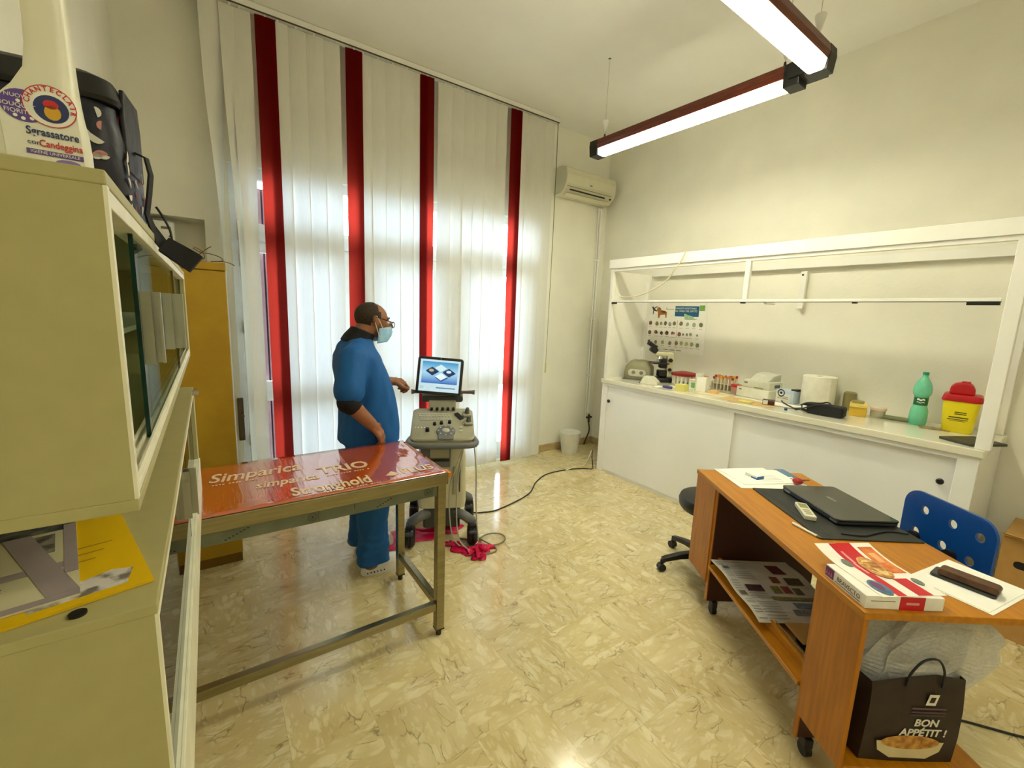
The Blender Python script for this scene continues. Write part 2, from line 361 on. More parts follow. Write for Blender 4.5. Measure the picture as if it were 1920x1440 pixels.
# ================================================================ vertical blind
bl = thing('vertical_blind', (0, 3.80, 0), 0, 'tall cream vertical blind with four red slats over the window', 'blind')
MB().box(-.02, 3.11, -.03, .03, 3.60, 3.648).build('headrail', WHITE, bl, bevel=.006)
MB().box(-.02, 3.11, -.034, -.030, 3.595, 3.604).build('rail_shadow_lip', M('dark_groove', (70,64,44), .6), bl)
CREAM = fabric('cream_cloth', .30, (246,242,226), (176,182,191))
RED = fabric('red_cloth', .36, (44,1,5), (222,66,52))
xs = []
x = .045
while x < 3.08: xs.append(x); x += .1185
reds = {}
for cx in (.44, 1.04, 1.645, 2.585): reds[min(range(len(xs)), key=lambda i: abs(xs[i]-cx))] = cx
random.seed(11)
for i, cx in enumerate(xs):
    red = i in reds; cx = reds.get(i, cx)
    a0 = -random.uniform(.03, .20); a1 = a0+random.uniform(-.06, .06)
    if red: a0 = a1 = -.06
    if red and i == max(reds): a0, a1 = -.10, -.06
    if i == 2: cx = .290; a0, a1 = -.1, .70
    if i == 1: cx = .235; a0, a1 = .1, 1.15
    if i == 0: cx = .12; a0, a1 = .2, 1.45
    hw = .0635; rings = []; nz = 18; zt, zb = 3.588, .035+random.uniform(-.004, .004)
    dz = random.uniform(-.012, .012)
    for k in range(nz+1):
        z = zt+(zb-zt)*k/nz; t = min(1, (k/nz)*2.2); a = a0+(a1-a0)*(t*t*(3-2*t)); ring = []
        for q in range(7):
            s = -1+q/3; bow = .006*(1-s*s)
            ring.append(Vector((hw*s*math.cos(a)-bow*math.sin(a)+dz*k/nz, hw*s*math.sin(a)-bow*math.cos(a), z)))
        rings.append(ring)
    o = MB().rings(rings, False, False, closed=False).build('slat', RED if red else CREAM, bl, smooth=True, fix=False)
    o.location = (cx, (-.016 if red else -.002)+random.uniform(-.006, .006), 0)
    if red: lab(o, 'red cloth slat')
    MB().box(-.006, .006, -.008, .008, 3.586, 3.60).build('hook', WHITE, o)
    if red or i in (1, 2, 0): pass
cord = MB(); cord.tube([(3.098,-.02,3.60),(3.096,-.03,2.4),(3.088,-.03,1.10)], .0022, 6); cord.tube([(3.104,-.02,3.60),(3.101,-.028,2.4),(3.088,-.03,1.10)], .0022, 6)
co = cord.build('pull_cord', M('cord_dark', (110,104,80), .8), bl)
MB().cyl((3.088,-.03,1.10), (3.086,-.03,.99), .008, .009, n=12).build('weight', M('cord_weight', (206,196,140), .5), co)

# ================================================================ air conditioner, its pipes and the corner plumbing
ac = thing('air_conditioner', (3.60, 3.93, 2.93), 0, 'white wall split air conditioner beside the blind, high on the wall', 'air conditioner')
ACW = M('ac_white', (222,218,190), .35, var=.02)
prof = [(0,0),(0,.29),(-.10,.295),(-.185,.27),(-.20,.20),(-.195,.11),(-.17,.055),(-.11,.005)]
def prof_x(mb, pr, x0, x1): return mb.rings([[Vector((x0, y, z)) for y, z in pr], [Vector((x1, y, z)) for y, z in pr]])
prof_x(MB(), prof, -.38, .38).build('body', ACW, ac, bevel=.012, seg=3)
MB().box(-.372, .30, -.205, -.19, .075, .078).build('panel_gap', M('ac_gap', (168,160,120), .6), ac)
MB().box(-.31, .22, -.006, .006, -.005, .005, rot=(-.7,0,0)).build('air_slot', BLACK, ac).location = (0, -.176, .050)
MB().box(-.34, .30, -.055, .0, -.004, .004, rot=(-.45,0,0)).build('louver', ACW, ac, bevel=.002).location = (0, -.10, .008)
MB().box(-.04, -.008, -.204, -.199, .128, .136).build('logo', GREYM, ac)
MB().cyl((.31,-.172,.052), (.31,-.180,.048), .010, n=12).build('indicator', BLACK, ac)
pp = MB(); pp.tube(spline([(3.89,3.87,2.90),(3.93,3.90,2.84),(3.935,3.905,2.7),(3.935,3.905,.42)]), .014, 8); pp.tube(spline([(3.86,3.87,2.90),(3.895,3.90,2.82),(3.90,3.91,2.6),(3.90,3.91,.30)]), .008, 8)
for z in (2.3, 1.6, .9): pp.box(3.88, 3.955, 3.893, 3.925, z, z+.018)
tag(pp.build('wall_pipe', WHITE, smooth=True), 'thin white pipes running down the corner from the air conditioner', 'pipe')
tp = thing('corner_tap', (3.935, 3.88, .30), 0, 'small dark plumbing valve low in the corner behind the bin', 'valve')
DKM = M('dark_metal', (70,66,48), .45, .6)
MB().cyl((0,0,0), (0,0,.10), .014).build('valve_body', DKM, tp, smooth=True)
MB().box(-.045, .045, -.012, .012, .05, .075).build('handle', DKM, tp, bevel=.006)
MB().tube(spline([(0,0,0),(-.01,-.03,-.1),(-.04,-.02,-.2),(-.06,0,-.29)]), .009).build('hose', DKM, tp, smooth=True)

# ================================================================ fluorescent pendants
WOODL = M('lamp_wood', (112,48,22), .35, second=(78,28,14), scale=10, stretch=(1,12,12))
def lamp(name, L_, label):
    t = thing(name, (0,0,0), 0, label, 'ceiling light', 'hanging fluorescent lamps')
    P = [(-.055,.055),(-.06,.015),(-.048,-.012),(.048,-.012),(.06,.015),(.055,.055),(.03,.068),(-.03,.068)]
    prof_x(MB(), P, -L_/2, L_/2).build('housing', WOODL, t, bevel=.004)
    em = MATS.get('lamp_diffuser')
    if not em:
        em = bpy.data.materials.new('lamp_diffuser'); em.use_nodes = True; n = em.node_tree.nodes; p = n['Principled BSDF']
        p.inputs['Base Color'].default_value = (.9,.88,.7,1); p.inputs['Emission Color'].default_value = (*LAMPCOL, 1)
        # brighter along the tube, weaker towards the sheet's edges and ends
        tc = n.new('ShaderNodeTexCoord'); sp = n.new('ShaderNodeSeparateXYZ'); em.node_tree.links.new(tc.outputs['Object'], sp.inputs[0])
        ab = n.new('ShaderNodeMath'); ab.operation = 'ABSOLUTE'; em.node_tree.links.new(sp.outputs['X'], ab.inputs[0])
        mr = n.new('ShaderNodeMapRange'); mr.inputs[1].default_value = L_/2-.14; mr.inputs[2].default_value = L_/2-.08; mr.inputs[3].default_value = LAMP; mr.inputs[4].default_value = LAMP*.18
        em.node_tree.links.new(ab.outputs[0], mr.inputs[0])
        ay = n.new('ShaderNodeMath'); ay.operation = 'ABSOLUTE'; em.node_tree.links.new(sp.outputs['Y'], ay.inputs[0])
        m2 = n.new('ShaderNodeMapRange'); m2.inputs[1].default_value = .031; m2.inputs[2].default_value = .046; m2.inputs[3].default_value = 1; m2.inputs[4].default_value = .12; em.node_tree.links.new(ay.outputs[0], m2.inputs[0])
        mu = n.new('ShaderNodeMath'); mu.operation = 'MULTIPLY'; em.node_tree.links.new(mr.outputs[0], mu.inputs[0]); em.node_tree.links.new(m2.outputs[0], mu.inputs[1])
        em.node_tree.links.new(mu.outputs[0], p.inputs['Emission Strength'])
        MATS['lamp_diffuser'] = em
    D = [(-.049,-.0125),(-.040,-.052),(-.028,-.060),(.028,-.060),(.040,-.052),(.049,-.0125)]
    prof_x(MB(), D, -L_/2+.078, L_/2-.078).build('diffuser', em, t)
    CAPM = M('lamp_cap', (12,12,10), .45)
    E = [(-.0565,.0565),(-.0615,.015),(-.052,-.062),(.052,-.062),(.0615,.015),(.0565,.0565)]
    for s in (-1, 1):
        prof_x(MB(), E, s*(L_/2-.075), s*(L_/2+.006)).build('end_cap', CAPM, t, bevel=.003)
        x = s*(L_/2-.10)
        wm = MB().cyl((x,0,.068), (x,0,.66), .0016, n=6).build('wire', M('wire_pale', (200,195,170), .5), t)
        MB().lathe([(.004,.115),(.008,.118),(.026,.185),(.026,.2)], (x,0,0), 16).build('cone', WHITE, wm, smooth=True)
        MB().cyl((x,0,.066), (x,0,.10), .009, .006, n=10).build('anchor', BLACK, wm)
        MB().cyl((x,0,.655), (x,0,.668), .012, n=10).build('hook', DKM, wm)
    return t
la = lamp('pendant_lamp', 1.54, 'lit fluorescent lamp in dark wood casing, farther one pointing at the air conditioner')
la.location = (2.755, 2.06, 2.995); la.rotation_euler = (0, 0, -PI/2+.035)
lb = copy_tree(la); lb['label'] = 'lit fluorescent lamp in dark wood casing, nearer one cut by the top edge'
lb.location = (2.005, 1.175, 3.0); lb.rotation_euler = (0, 0, PI+.02)
added_lamp = copy_tree(la); added_lamp['label'] = 'added unseen fluorescent lamp behind the camera, brightening the whole room'
added_lamp.location = (1.3, -1.1, 2.985); added_lamp.rotation_euler = (0, 0, 0)  # added lamp out of view, lifts the ceiling, counter doors and near cabinets
MB().box(-.075, .075, -.075, .075, -.03, .05).build('corner_joint', M('lamp_cap'), la, bevel=.004).location = (.80, .0, .0)
# ================================================================ counter, worktop, shelf frame along the right wall
cc = thing('counter_cabinet', (3.37, 0, 0), 0, 'long white counter cabinet with two sliding doors and black knobs', 'cabinet')
MB().box(.0, .04, 3.09, 3.16, .0, .955).build('stile', LACQ, cc, bevel=.003)
MB().box(.0, .04, .40, .485, .0, .955).build('stile', LACQ, cc, bevel=.003)
MB().box(.0, .04, .485, 3.09, .925, .955).build('top_rail', LACQ, cc, bevel=.002)
MB().box(.02, .06, .485, 3.09, 0, .03).build('plinth', LACQ, cc)
MB().box(.04, .66, 3.14, 3.16, 0, .955).build('side_panel', LACQ, cc); MB().box(.04, .66, .40, .42, 0, .955).build('side_panel', LACQ, cc)
MB().box(.64, .66, .42, 3.14, 0, .955).build('back_panel', LACQ, cc)
def knob(p, y): 
    return MB().lathe([(.005,0),(.005,.012),(.017,.016),(.018,.024),(.012,.030)], (0,0,0), 18).xf(Matrix.Translation((.012 if y > 1.7 else .03, y, .775))@Euler((0,-PI/2,0)).to_matrix().to_4x4()).build('knob', BLACK, p, smooth=True)
d1 = MB().box(.012, .028, 1.75, 3.088, .03, .924).build('door', LACQ, cc, bevel=.002); knob(d1, 3.05)
d2 = MB().box(.032, .048, .487, 1.80, .03, .924).build('door', LACQ, cc, bevel=.002); knob(d2, .535)
wt = MB().box(3.352, 4.035, .385, 3.165, .955, 1.0).build('worktop', M('worktop_laminate', (232,228,204), .12, var=.02, scale=2, coat=.5), bevel=.005)
tag(wt, 'glossy cream worktop running along the right wall over the sliding doors', 'worktop')

sf = thing('shelf_frame', (3.37, 0, 1.0), 0, 'tall white open shelf frame standing on the right wall counter', 'shelf')
MB().box(0, .035, 3.115, 3.15, 0, 1.09).build('post', WHITE, sf, bevel=.003)
MB().box(0, .05, .37, .43, 0, 1.09).build('post', WHITE, sf, bevel=.003)
MB().box(.56, .60, 3.115, 3.15, 0, 1.09).build('post', WHITE, sf, bevel=.003)
MB().box(.62, .66, .40, .44, 0, 1.09).build('post', WHITE, sf, bevel=.003)
MB().box(.035, .60, 3.15, 3.162, 0, 1.10).build('side_panel', WHITE, sf)
MB().box(-.012, .04, .37, 3.165, 1.115, 1.20).build('top_beam', WHITE, sf, bevel=.003)
MB().box(.0, .035, .385, 3.15, 1.088, 1.115).build('beam_trim', WHITE, sf, bevel=.002)
MB().box(.62, .66, .44, 3.115, 1.085, 1.15).build('rear_beam', WHITE, sf, bevel=.002)
MB().box(.0, .022, .445, 3.115, .785, .803).build('mid_rail', WHITE, sf, bevel=.002)
MB().box(.004, .020, .445, 3.115, .7815, .785).build('rail_groove', M('groove_black', (60,56,40), .6), sf)
MB().box(.0, .03, 1.757, 1.793, .803, 1.088).build('upright', WHITE, sf, bevel=.002)
MB().box(.63, .66, 1.62, 1.665, .76, 1.06).build('bracket', WHITE, sf, bevel=.002)
MB().box(.028, .16, 1.62, 1.64, .77, .782).build('bracket', WHITE, sf)
for y0, y1, h in ((3.06, 3.113, .014), (1.77, 1.80, .008), (1.06, 1.085, .008), (.447, .57, .016)):
    MB().box(-.002, .022, y0, y1, .7815-h, .7813).build('clip', BLACK, sf)
MB().cyl((.62,1.645,1.03), (.617,1.645,1.03), .008, n=10).build('screw', BLACK, sf)
tag(MB().tube(spline([(3.345,2.30,2.21),(3.343,2.36,2.10),(3.35,2.50,1.95),(3.36,2.75,1.85),(3.375,2.98,1.835),(3.39,3.08,1.89),(3.40,3.10,1.95)]), .006, 8).build('hanging_cable', M('cable_cream', (226,220,190), .5), smooth=True), 'cream cable looping down over the left end of the shelf beam', 'cable')

# poster on the wall
ps = thing('wall_poster', (4.047, 2.83, 1.30), 0, 'pale veterinary chart poster with a blue title box on the wall', 'poster')
sheet = MB().box(-.0015, 0, -.355, .355, -.01, .52).build('sheet', M('poster_paper', (242,240,228), .5, var=.02), ps)
def dec(nm, poly, col, z=0.0, r=.55):   # flat print on the poster, (u to the right when seen from the room, v up)
    return MB().add([(-.002-z, .355-u, v) for u, v in poly], [tuple(range(len(poly)))]).build(nm, M('print_%d_%d_%d' % col, col, r, var=.15, scale=60), sheet, fix=False)
def rc(x0, x1, y0, y1): return [(x0,y0),(x0,y1),(x1,y1),(x1,y0)]
def blob(x, y, rx, ry, n=10, j=.12): return [(x+rx*math.cos(-2*PI*i/n)*(1+random.uniform(-j,j)), y+ry*math.sin(-2*PI*i/n)*(1+random.uniform(-j,j))) for i in range(n)]
dec('title_box', rc(.345,.62,.37,.475), (14,92,128))
tb = M('print_white', (238,240,232), .6)
text('title', 'PARASSITI INTESTINALI', .026, (-.0026, .355-.47, .452), (0,-1,0), (0,0,1), tb, sheet, xs=.9)
text('title', 'DEL CANE E DEL GATTO', .026, (-.0026, .355-.47, .424), (0,-1,0), (0,0,1), tb, sheet, xs=.9)
dec('corner_box', rc(.625,.68,.43,.485), (120,168,74)); dec('signature', rc(.235,.33,.440,.444), (90,84,60)); dec('signature', rc(.235,.239,.443,.462), (90,84,60))
dec('dog_print', [(.135,.35),(.13,.41),(.115,.43),(.12,.46),(.145,.465),(.165,.45),(.175,.43),(.22,.425),(.245,.41),(.245,.35),(.232,.35),(.225,.385),(.165,.38),(.155,.345)], (168,112,48), .0002)
dec('dog_print', [(.17,.43),(.22,.425),(.243,.41),(.225,.40),(.18,.405)], (104,56,24), .0005)
dec('dog_print', [(.05,.46),(.06,.475),(.075,.455),(.12,.475),(.12,.468),(.085,.445),(.118,.425),(.118,.415),(.08,.425),(.075,.385),(.065,.385),(.067,.43)], (58,46,34), .0002)
dec('cat_print', [(.46,.36),(.455,.385),(.46,.40),(.475,.395),(.50,.385),(.55,.375),(.585,.345),(.61,.35),(.61,.345),(.585,.338),(.53,.338),(.47,.338)], (168,196,156), .0006)
random.seed(5)
rows = [(.29, [(.045,.022,(122,72,46)),(.13,.02,(116,104,58)),(.185,.017,(150,146,100)),(.24,.019,(96,96,66)),(.295,.02,(158,156,166)),(.35,.02,(120,120,78)),(.43,.021,(128,112,76)),(.505,.018,(170,180,146)),(.58,.02,(166,182,156)),(.655,.022,(108,112,60))]),
        (.19, [(.045,.022,(124,74,50)),(.125,.02,(158,96,84)),(.14,.010,(104,84,50)),(.20,.019,(74,76,56)),(.265,.021,(124,58,44)),(.28,.010,(152,98,80)),(.335,.016,(140,96,76)),(.355,.013,(172,122,108)),(.42,.022,(146,88,78)),(.465,.012,(120,122,92)),(.51,.014,(130,138,96)),(.55,.017,(140,150,110)),(.625,.012,(150,156,116))]),
        (.09, [(.045,.018,(112,66,46)),(.135,.020,(146,132,76)),(.225,.02,(176,168,118)),(.315,.021,(142,128,118)),(.395,.02,(158,134,96)),(.455,.02,(176,172,124)),(.515,.02,(190,190,140)),(.575,.02,(162,174,124)),(.64,.021,(128,150,128))])]
for v, cs in rows:
    for u, r, c in cs:
        dec('specimen_print', blob(u, v+random.uniform(-.006,.006), r, r*1.1), c, .0002); dec('caption_print', rc(u-.02, u+.02, v-.042, v-.039), (150,142,110), .0002)
    dec('divider', rc(.385,.388, v-.05, v+.04), (150,110,80), .0002)
for u in (.27, .35, .43): dec('footer_print', rc(u-.03, u+.03, .012, .018), (84,78,60), .0002)

# ================================================================ things on the counter, left to right
ZT = 1.0005
OLIVE = M('centrifuge_grey', (142,138,104), .5)
t = thing('centrifuge', (3.73, 2.985, ZT), math.radians(28), 'olive grey bench centrifuge with a pale knob panel, leftmost on the counter', 'centrifuge')
# local: front = -x side turned to the room
MB().rings([[Vector((x, y, z)) for x, y in rrect(-a, a, -b, b, .03)] for a, b, z in ((.12,.13,0),(.125,.135,.02),(.122,.13,.13),(.085,.09,.19),(.06,.07,.20))]).build('body', OLIVE, t, smooth=True)
MB().prism([(y, z+.075) for y, z in rrect(-.09,.09,-.036,.036,.034)], -.130, -.122, 'x').build('panel', M('panel_pale', (206,204,186), .5), t)
for y in (-.045, .035): MB().cyl((-.130,y,.078), (-.142,y,.078), .019, .017).build('knob', M('knob_olive', (120,118,88), .5), t, smooth=True)
MB().box(-.14, .12, -.14, .14, -.0, .012).build('base', GREYM, t)

DK = M('microscope_black', (22,20,20), .35)
t = thing('microscope', (3.80, 2.755, ZT), math.radians(-38), 'black and cream binocular microscope beside the centrifuge', 'microscope')
CR = M('microscope_cream', (206,202,164), .4)
MB().box(-.11, .10, -.085, .085, 0, .045).build('base', DK, t, bevel=.012)
MB().box(.035, .095, -.045, .045, .045, .30).build('arm', CR, t, bevel=.014)
MB().box(-.045, .04, -.05, .05, .05, .12).build('lamp_house', DK, t, bevel=.01)
MB().box(-.035, .036, -.04, .04, .14, .24).build('focus_block', DK, t, bevel=.01)
MB().box(-.12, .045, -.085, .085, .185, .197).build('stage', DK, t, bevel=.003)
nz_ = MB().cyl((-.04,0,.235), (-.04,0,.262), .045, .034).build('nosepiece', M('nose_chrome', (190,190,180), .25, .8), t, smooth=True)
for a in range(4):
    c, s = math.cos(a*PI/2+.5)*.024, math.sin(a*PI/2+.5)*.024
    MB().cyl((-.04+c,s,.238), (-.04+c*1.35,s*1.35,.205), .009, .006, 12).build('objective', M('nose_chrome'), nz_, smooth=True)
MB().box(-.085, .09, -.035, .035, .262, .305).build('head', CR, t, bevel=.012)
MB().box(-.085, -.01, -.04, .04, -.03, .03, rot=(0,.55,0), c=(-.05,0,0)).build('prism_housing', DK, t, bevel=.015).location = (-.055, 0, .325)
for s in (-1, 1):
    e = MB().cyl((-.085,s*.030,.345), (-.145,s*.030,.385), .021, .018).build('eyepiece', DK, t, smooth=True)
    MB().cyl((-.145,s*.030,.385), (-.158,s*.030,.394), .021, .019).build('eyecup', BLACKM, e, smooth=True)
for z, r in ((.225,.022), (.13,.017)):
    for s in (-1, 1): MB().cyl((.06,s*.045,z), (.06,s*.066,z), r, r*.9).build('focus_knob', DK, t, smooth=True)

t = thing('label_printer', (3.53, 2.69, ZT), math.radians(-65), 'small white wedge shaped device in front of the microscope', 'device')
MB().prism([(-.085,0),(.085,0),(.085,.028),(.03,.075),(-.05,.075)], -.06, .06, 'y').build('body', M('device_white', (222,220,200), .5), t, bevel=.005)
MB().box(-.09, -.06, -.05, .05, .004, .012).build('slot', BLACK, t)

t = thing('tube_carousel', (3.84, 2.525, ZT), 0, 'round stand of white tubes under a dark red lid', 'tube stand')
REDP = M('dark_red_plastic', (150,22,24), .35)
MB().lathe([(.11,0),(.11,.01),(.02,.012)], n=26).build('base', M('tube_base', (180,172,140), .5), t, smooth=True)
MB().lathe([(.118,.092),(.122,.10),(.118,.118),(.04,.132),(.02,.13)], n=30).build('lid', REDP, t, smooth=True)
for k in range(16):
    a = 2*PI*k/16; MB().cyl((.098*math.cos(a),.098*math.sin(a),.01), (.098*math.cos(a),.098*math.sin(a),.094), .012, n=10).build('tube', M('tube_white', (226,222,206), .35), t, smooth=True)
t = thing('amber_vial', (3.93, 2.40, ZT), 0, 'brown and orange vial lying behind the tube carousel', 'vial')
MB().cyl((0,-.07,.085),(0,.01,.085), .020).build('body', M('amber', (196,116,30), .3), t, smooth=True)
MB().cyl((0,.01,.085),(0,.09,.085), .016).build('cap', M('dark_brown', (70,34,18), .4), t, smooth=True)
MB().box(-.03, .03, -.06, .06, 0, .066).build('stand', M('tube_base'), t, bevel=.004)

t = tag(MB().cyl((0,-.045,0), (0,.045,0), .0125, n=14).build('marker_pen', M('purple_pen', (84,72,132), .4), smooth=True), 'short purple marker pen lying near the counter edge', 'pen')
t.location = (3.47, 2.44, ZT+.0125)
tag(MB().box(3.41, 3.50, 2.50, 2.56, ZT, ZT+.006).build('paper_slip', PAPER), 'small white paper slip left of the purple marker', 'paper')
tag(MB().box(3.55, 3.62, 2.36, 2.50, ZT, ZT+.008).build('notepad', PAPER), 'thin white pad lying in front of the tube carousel', 'notepad')
tag(MB().box(3.44, 3.52, 2.255, 2.345, ZT, ZT+.06).build('sticky_note_block', M('sticky_yellow', (222,214,120), .7, var=.05, scale=90, stretch=(.05,.05,1)), bevel=.002), 'pale yellow block of sticky notes at the counter edge', 'note block')

t = thing('green_label_box', (3.66, 2.28, ZT), math.radians(12), 'small white carton with a green printed label', 'box')
MB().box(-.03, .03, -.045, .045, 0, .095).build('carton', PAPER, t, bevel=.002)
MB().box(-.0308, -.030, -.036, .030, .018, .070).build('label', M('green_print', (60,150,64), .6, second=(150,200,130), scale=160), t)
MB().box(-.0308, -.030, -.036, .036, .080, .088).build('label_band', M('orange_print', (226,170,110), .6), t)
t = thing('pill_box', (3.60, 2.19, ZT), math.radians(8), 'tall white carton with small dark marks standing on the counter', 'box')
MB().box(-.03, .03, -.055, .03, 0, .135).build('carton', PAPER, t, bevel=.002)
MB().box(-.025, .03, -.01, .045, 0, .165).build('carton_flap', M('carton_grey', (214,212,196), .6), t, bevel=.002)
for y, z, r in ((.018,.105,.010), (.02,.03,.008), (-.005,.025,.009), (.012,.08,.006)): MB().cyl((-.0262,y,z), (-.0255,y,z), r, n=10).build('printed_mark', M('ink_dark', (56,60,48), .6), t)
tr = thing('document_tray', (3.62, 2.10, ZT), math.radians(5), 'flat pale folder under the cartons on the counter', 'folder')
MB().box(-.12, .10, -.17, .16, -.0004, .004).build('cover', M('folder_tan', (214,200,150), .7, second=(226,216,176)), tr)
MB().box(-.02, .03, -.06, .01, .004, .03).build('orange_pad', M('pad_orange', (226,186,128), .7), tr)

t = thing('test_tube_rack', (3.86, 2.12, ZT), 0, 'rack of blood tubes with red and yellow caps', 'tube rack')
MB().box(-.05, .05, -.11, .10, 0, .012).build('base', M('rack_clear', (206,200,170), .4), t)
for y in (-.11, .095): MB().box(-.05, .05, y, y+.006, .0, .085).build('end_plate', M('rack_clear'), t)
MB().box(-.05, .05, -.11, .10, .066, .071).build('top_plate', M('rack_clear'), t)
random.seed(3)
for r in range(3):
    for k in range(6):
        x, y = -.034+.033*r+random.uniform(-.004,.004), -.092+.035*k; lean = random.uniform(-.012,.012); h = random.uniform(.105,.13)
        tu = MB().cyl((x,y,.013), (x+lean,y+lean,h), .0085, n=10).build('tube', M('tube_glass', (214,202,176), .2), t, smooth=True)
        c = random.choice([(198,40,40),(222,160,40),(222,176,60),(206,120,70),(150,60,40)])
        MB().cyl((x+lean,y+lean,h), (x+lean*1.2,y+lean*1.2,h+.022), .0105, n=10).build('cap', M('cap_%d_%d_%d' % c, c, .4), tu, smooth=True)
t = thing('specimen_cup', (3.80, 1.975, ZT), 0, 'clear specimen cup with a red screw lid', 'cup')
MB().lathe([(.034,0),(.036,.004),(.041,.066)], n=22).build('body', M('cup_pink', (206,160,150), .25, trans=.3), t, smooth=True)
MB().lathe([(.046,.066),(.047,.07),(.047,.085),(.040,.088)], n=22).build('lid', M('bright_red_plastic', (204,34,38), .35), t, smooth=True)

DW = M('analyzer_white', (224,222,200), .45)
t = thing('blood_analyzer', (3.84, 1.80, ZT), math.radians(-8), 'white desktop analyser with a raised lid in the middle of the counter', 'device')
MB().box(-.10, .12, -.15, .14, 0, .085).build('base_unit', DW, t, bevel=.006)
MB().box(-.075, .11, -.13, .10, .085, .15).build('upper_unit', DW, t, bevel=.006)
MB().prism([(-.06,.15),(.11,.15),(.11,.215),(.02,.20)], -.11, .06, 'y').build('lid', M('analyzer_grey', (202,202,184), .4), t, bevel=.006)
MB().box(-.103, -.10, -.10, -.02, .09, .10).build('slot', M('slot_olive', (150,144,100), .5), t)
MB().box(-.0765, -.075, .06, .09, .118, .13).build('button', GREYM, t); MB().box(-.1012, -.10, .09, .115, .058, .068).build('button', GREYM, t)
MB().box(.0, .07, -.1312, -.13, .10, .125).build('side_vent', GREYM, t)
t = thing('glove_box', (3.87, 1.575, ZT), math.radians(-8), 'white and pale blue carton with a black round logo', 'box')
MB().box(-.06, .06, -.072, .072, 0, .10).build('carton', M('carton_blue', (196,212,226), .6), t, bevel=.003)
MB().box(-.0612, -.0605, -.05, .068, .0, .07).build('white_panel', PAPER, t)
MB().rings([[Vector((-.0615, .028+r*math.cos(2*PI*k/20), .075+r*math.sin(2*PI*k/20))) for k in range(20)] for r in (.022,.030)], False, False).build('logo_ring', BLACK, t, fix=False)
MB().disc((-.0617,.028,.075), .010, 14, (0,1,0), (0,0,1)).build('logo_dot', BLACK, t)
for z in (.03, .042): MB().box(-.0616, -.0612, -.03, .055, z, z+.003).build('text_line', M('ink_dark'), t)
MB().box(-.03, .05, -.073, -.03, .098, .112).build('black_tab', BLACK, t)
t = thing('paper_towel_roll', (3.90, 1.385, ZT), 0, 'white paper towel roll standing on the counter', 'paper roll')
MB().lathe([(.024,.02),(.024,.238),(.105,.24),(.112,.236),(.112,.006),(.108,0),(.024,.0),(.024,.02)], n=36, cap0=False, cap1=False).build('paper', M('towel_paper', (236,232,212), .9, bump=.25, bscale=90), t, smooth=True)
MB().lathe([(.024,.003),(.024,.236),(.021,.236),(.021,.003),(.024,.003)], n=24, cap0=False, cap1=False).build('core', M('card_core', (160,136,96), .8), t, smooth=True)
MB().rings([[Vector((.1125*math.cos(a), .1125*math.sin(a), z)) for a in (3.6,3.8,4.0)] + [Vector((.118*math.cos(4.15), .118*math.sin(4.15), z))] for z in (.003,.237)], False, False, closed=False).build('loose_sheet', M('towel_paper'), t, fix=False)

tag(MB().box(3.43, 3.62, 1.52, 1.90, ZT, ZT+.003).build('brown_envelope', M('envelope', (200,166,108), .8)), 'tan paper lying on the counter before the analyser', 'paper')
tag(MB().box(3.58, 3.74, 1.36, 1.66, ZT+.0035, ZT+.006).build('white_sheet', PAPER), 'white sheet under the cable beside the pale blue carton', 'paper')
tag(MB().box(3.46, 3.54, 1.68, 1.78, ZT+.0035, ZT+.010).build('yellow_slip', M('sticky_yellow')), 'pale yellow slip on the tan paper', 'paper')
t = thing('ink_bottle', (3.56, 1.585, ZT+.003), math.radians(20), 'small dark brown flask with a pale label lying on the tan paper', 'flask')
MB().prism(rrect(-.028,.028,0,.04,.01), -.04, .04, 'y').build('body', M('dark_brown'), t)
MB().box(-.0288, -.028, .004, .036, .004, .036).build('label', M('carton_grey'), t)
tag(MB().cyl((3.47,1.42,ZT), (3.47,1.42,ZT+.016), .011, n=14).build('bottle_cap', M('cap_blue', (44,72,92), .4)), 'tiny dark blue cap near the counter edge', 'cap')
cab = MB(); cab.tube(spline([(3.86,1.62,ZT+.012),(3.74,1.56,ZT+.012),(3.62,1.46,ZT+.012),(3.56,1.40,ZT+.012),(3.57,1.36,ZT+.02)]), .005, 8)
tag(cab.build('black_cable', BLACK, smooth=True), 'thin black cable running across the white sheet to the black pouch', 'cable')
t = thing('camera_pouch', (3.565, 1.23, ZT), math.radians(4), 'black zipped pouch with a tangled strap at the counter edge', 'pouch')
MB().rings([[Vector((a*x, b, .0375+.0375*s*z)) for x, z in rrect(-.055,.055,-1,1,.03)] for b, a, s in ((-.14,.7,.7),(-.13,.95,.95),(-.05,1,1),(.06,.95,.92),(.115,.6,.6))]).build('case', BLACKM, t, smooth=True)
MB().tube(spline([(-.03,.12,.05),(-.05,.07,.078),(-.04,.0,.085),(.0,-.03,.092),(-.045,-.06,.085),(-.058,.02,.07),(-.06,.10,.03),(-.03,.15,.008)]), .005, 8).build('strap', BLACK, t, smooth=True)
MB().box(-.058, -.05, .075, .10, .03, .055).build('white_tag', PAPER, t)
t = thing('syringe_carton', (3.80, 1.085, ZT), math.radians(15), 'small open yellow carton beside the black pouch', 'box')
YC = M('carton_yellow', (218,178,54), .6)
MB().box(-.05, .05, -.05, .05, 0, .075).build('carton', YC, t, bevel=.003)
MB().box(-.06, .0, -.05, .05, 0, .003, rot=(0,-.5,0)).build('flap', M('carton_yellow_pale', (228,204,110), .6), t).location = (-.0, 0, .080)
MB().box(-.02, .045, -.03, .045, .075, .105).build('contents', M('carton_olive', (160,146,80), .7), t, bevel=.01)
tag(MB().lathe([(.04,0),(.042,.13),(.03,.14)], (3.985,1.20,ZT), 16).build('dark_bottle', M('olive_plastic', (140,130,84), .4), smooth=True), 'olive bottle half hidden behind the paper towel roll', 'bottle')
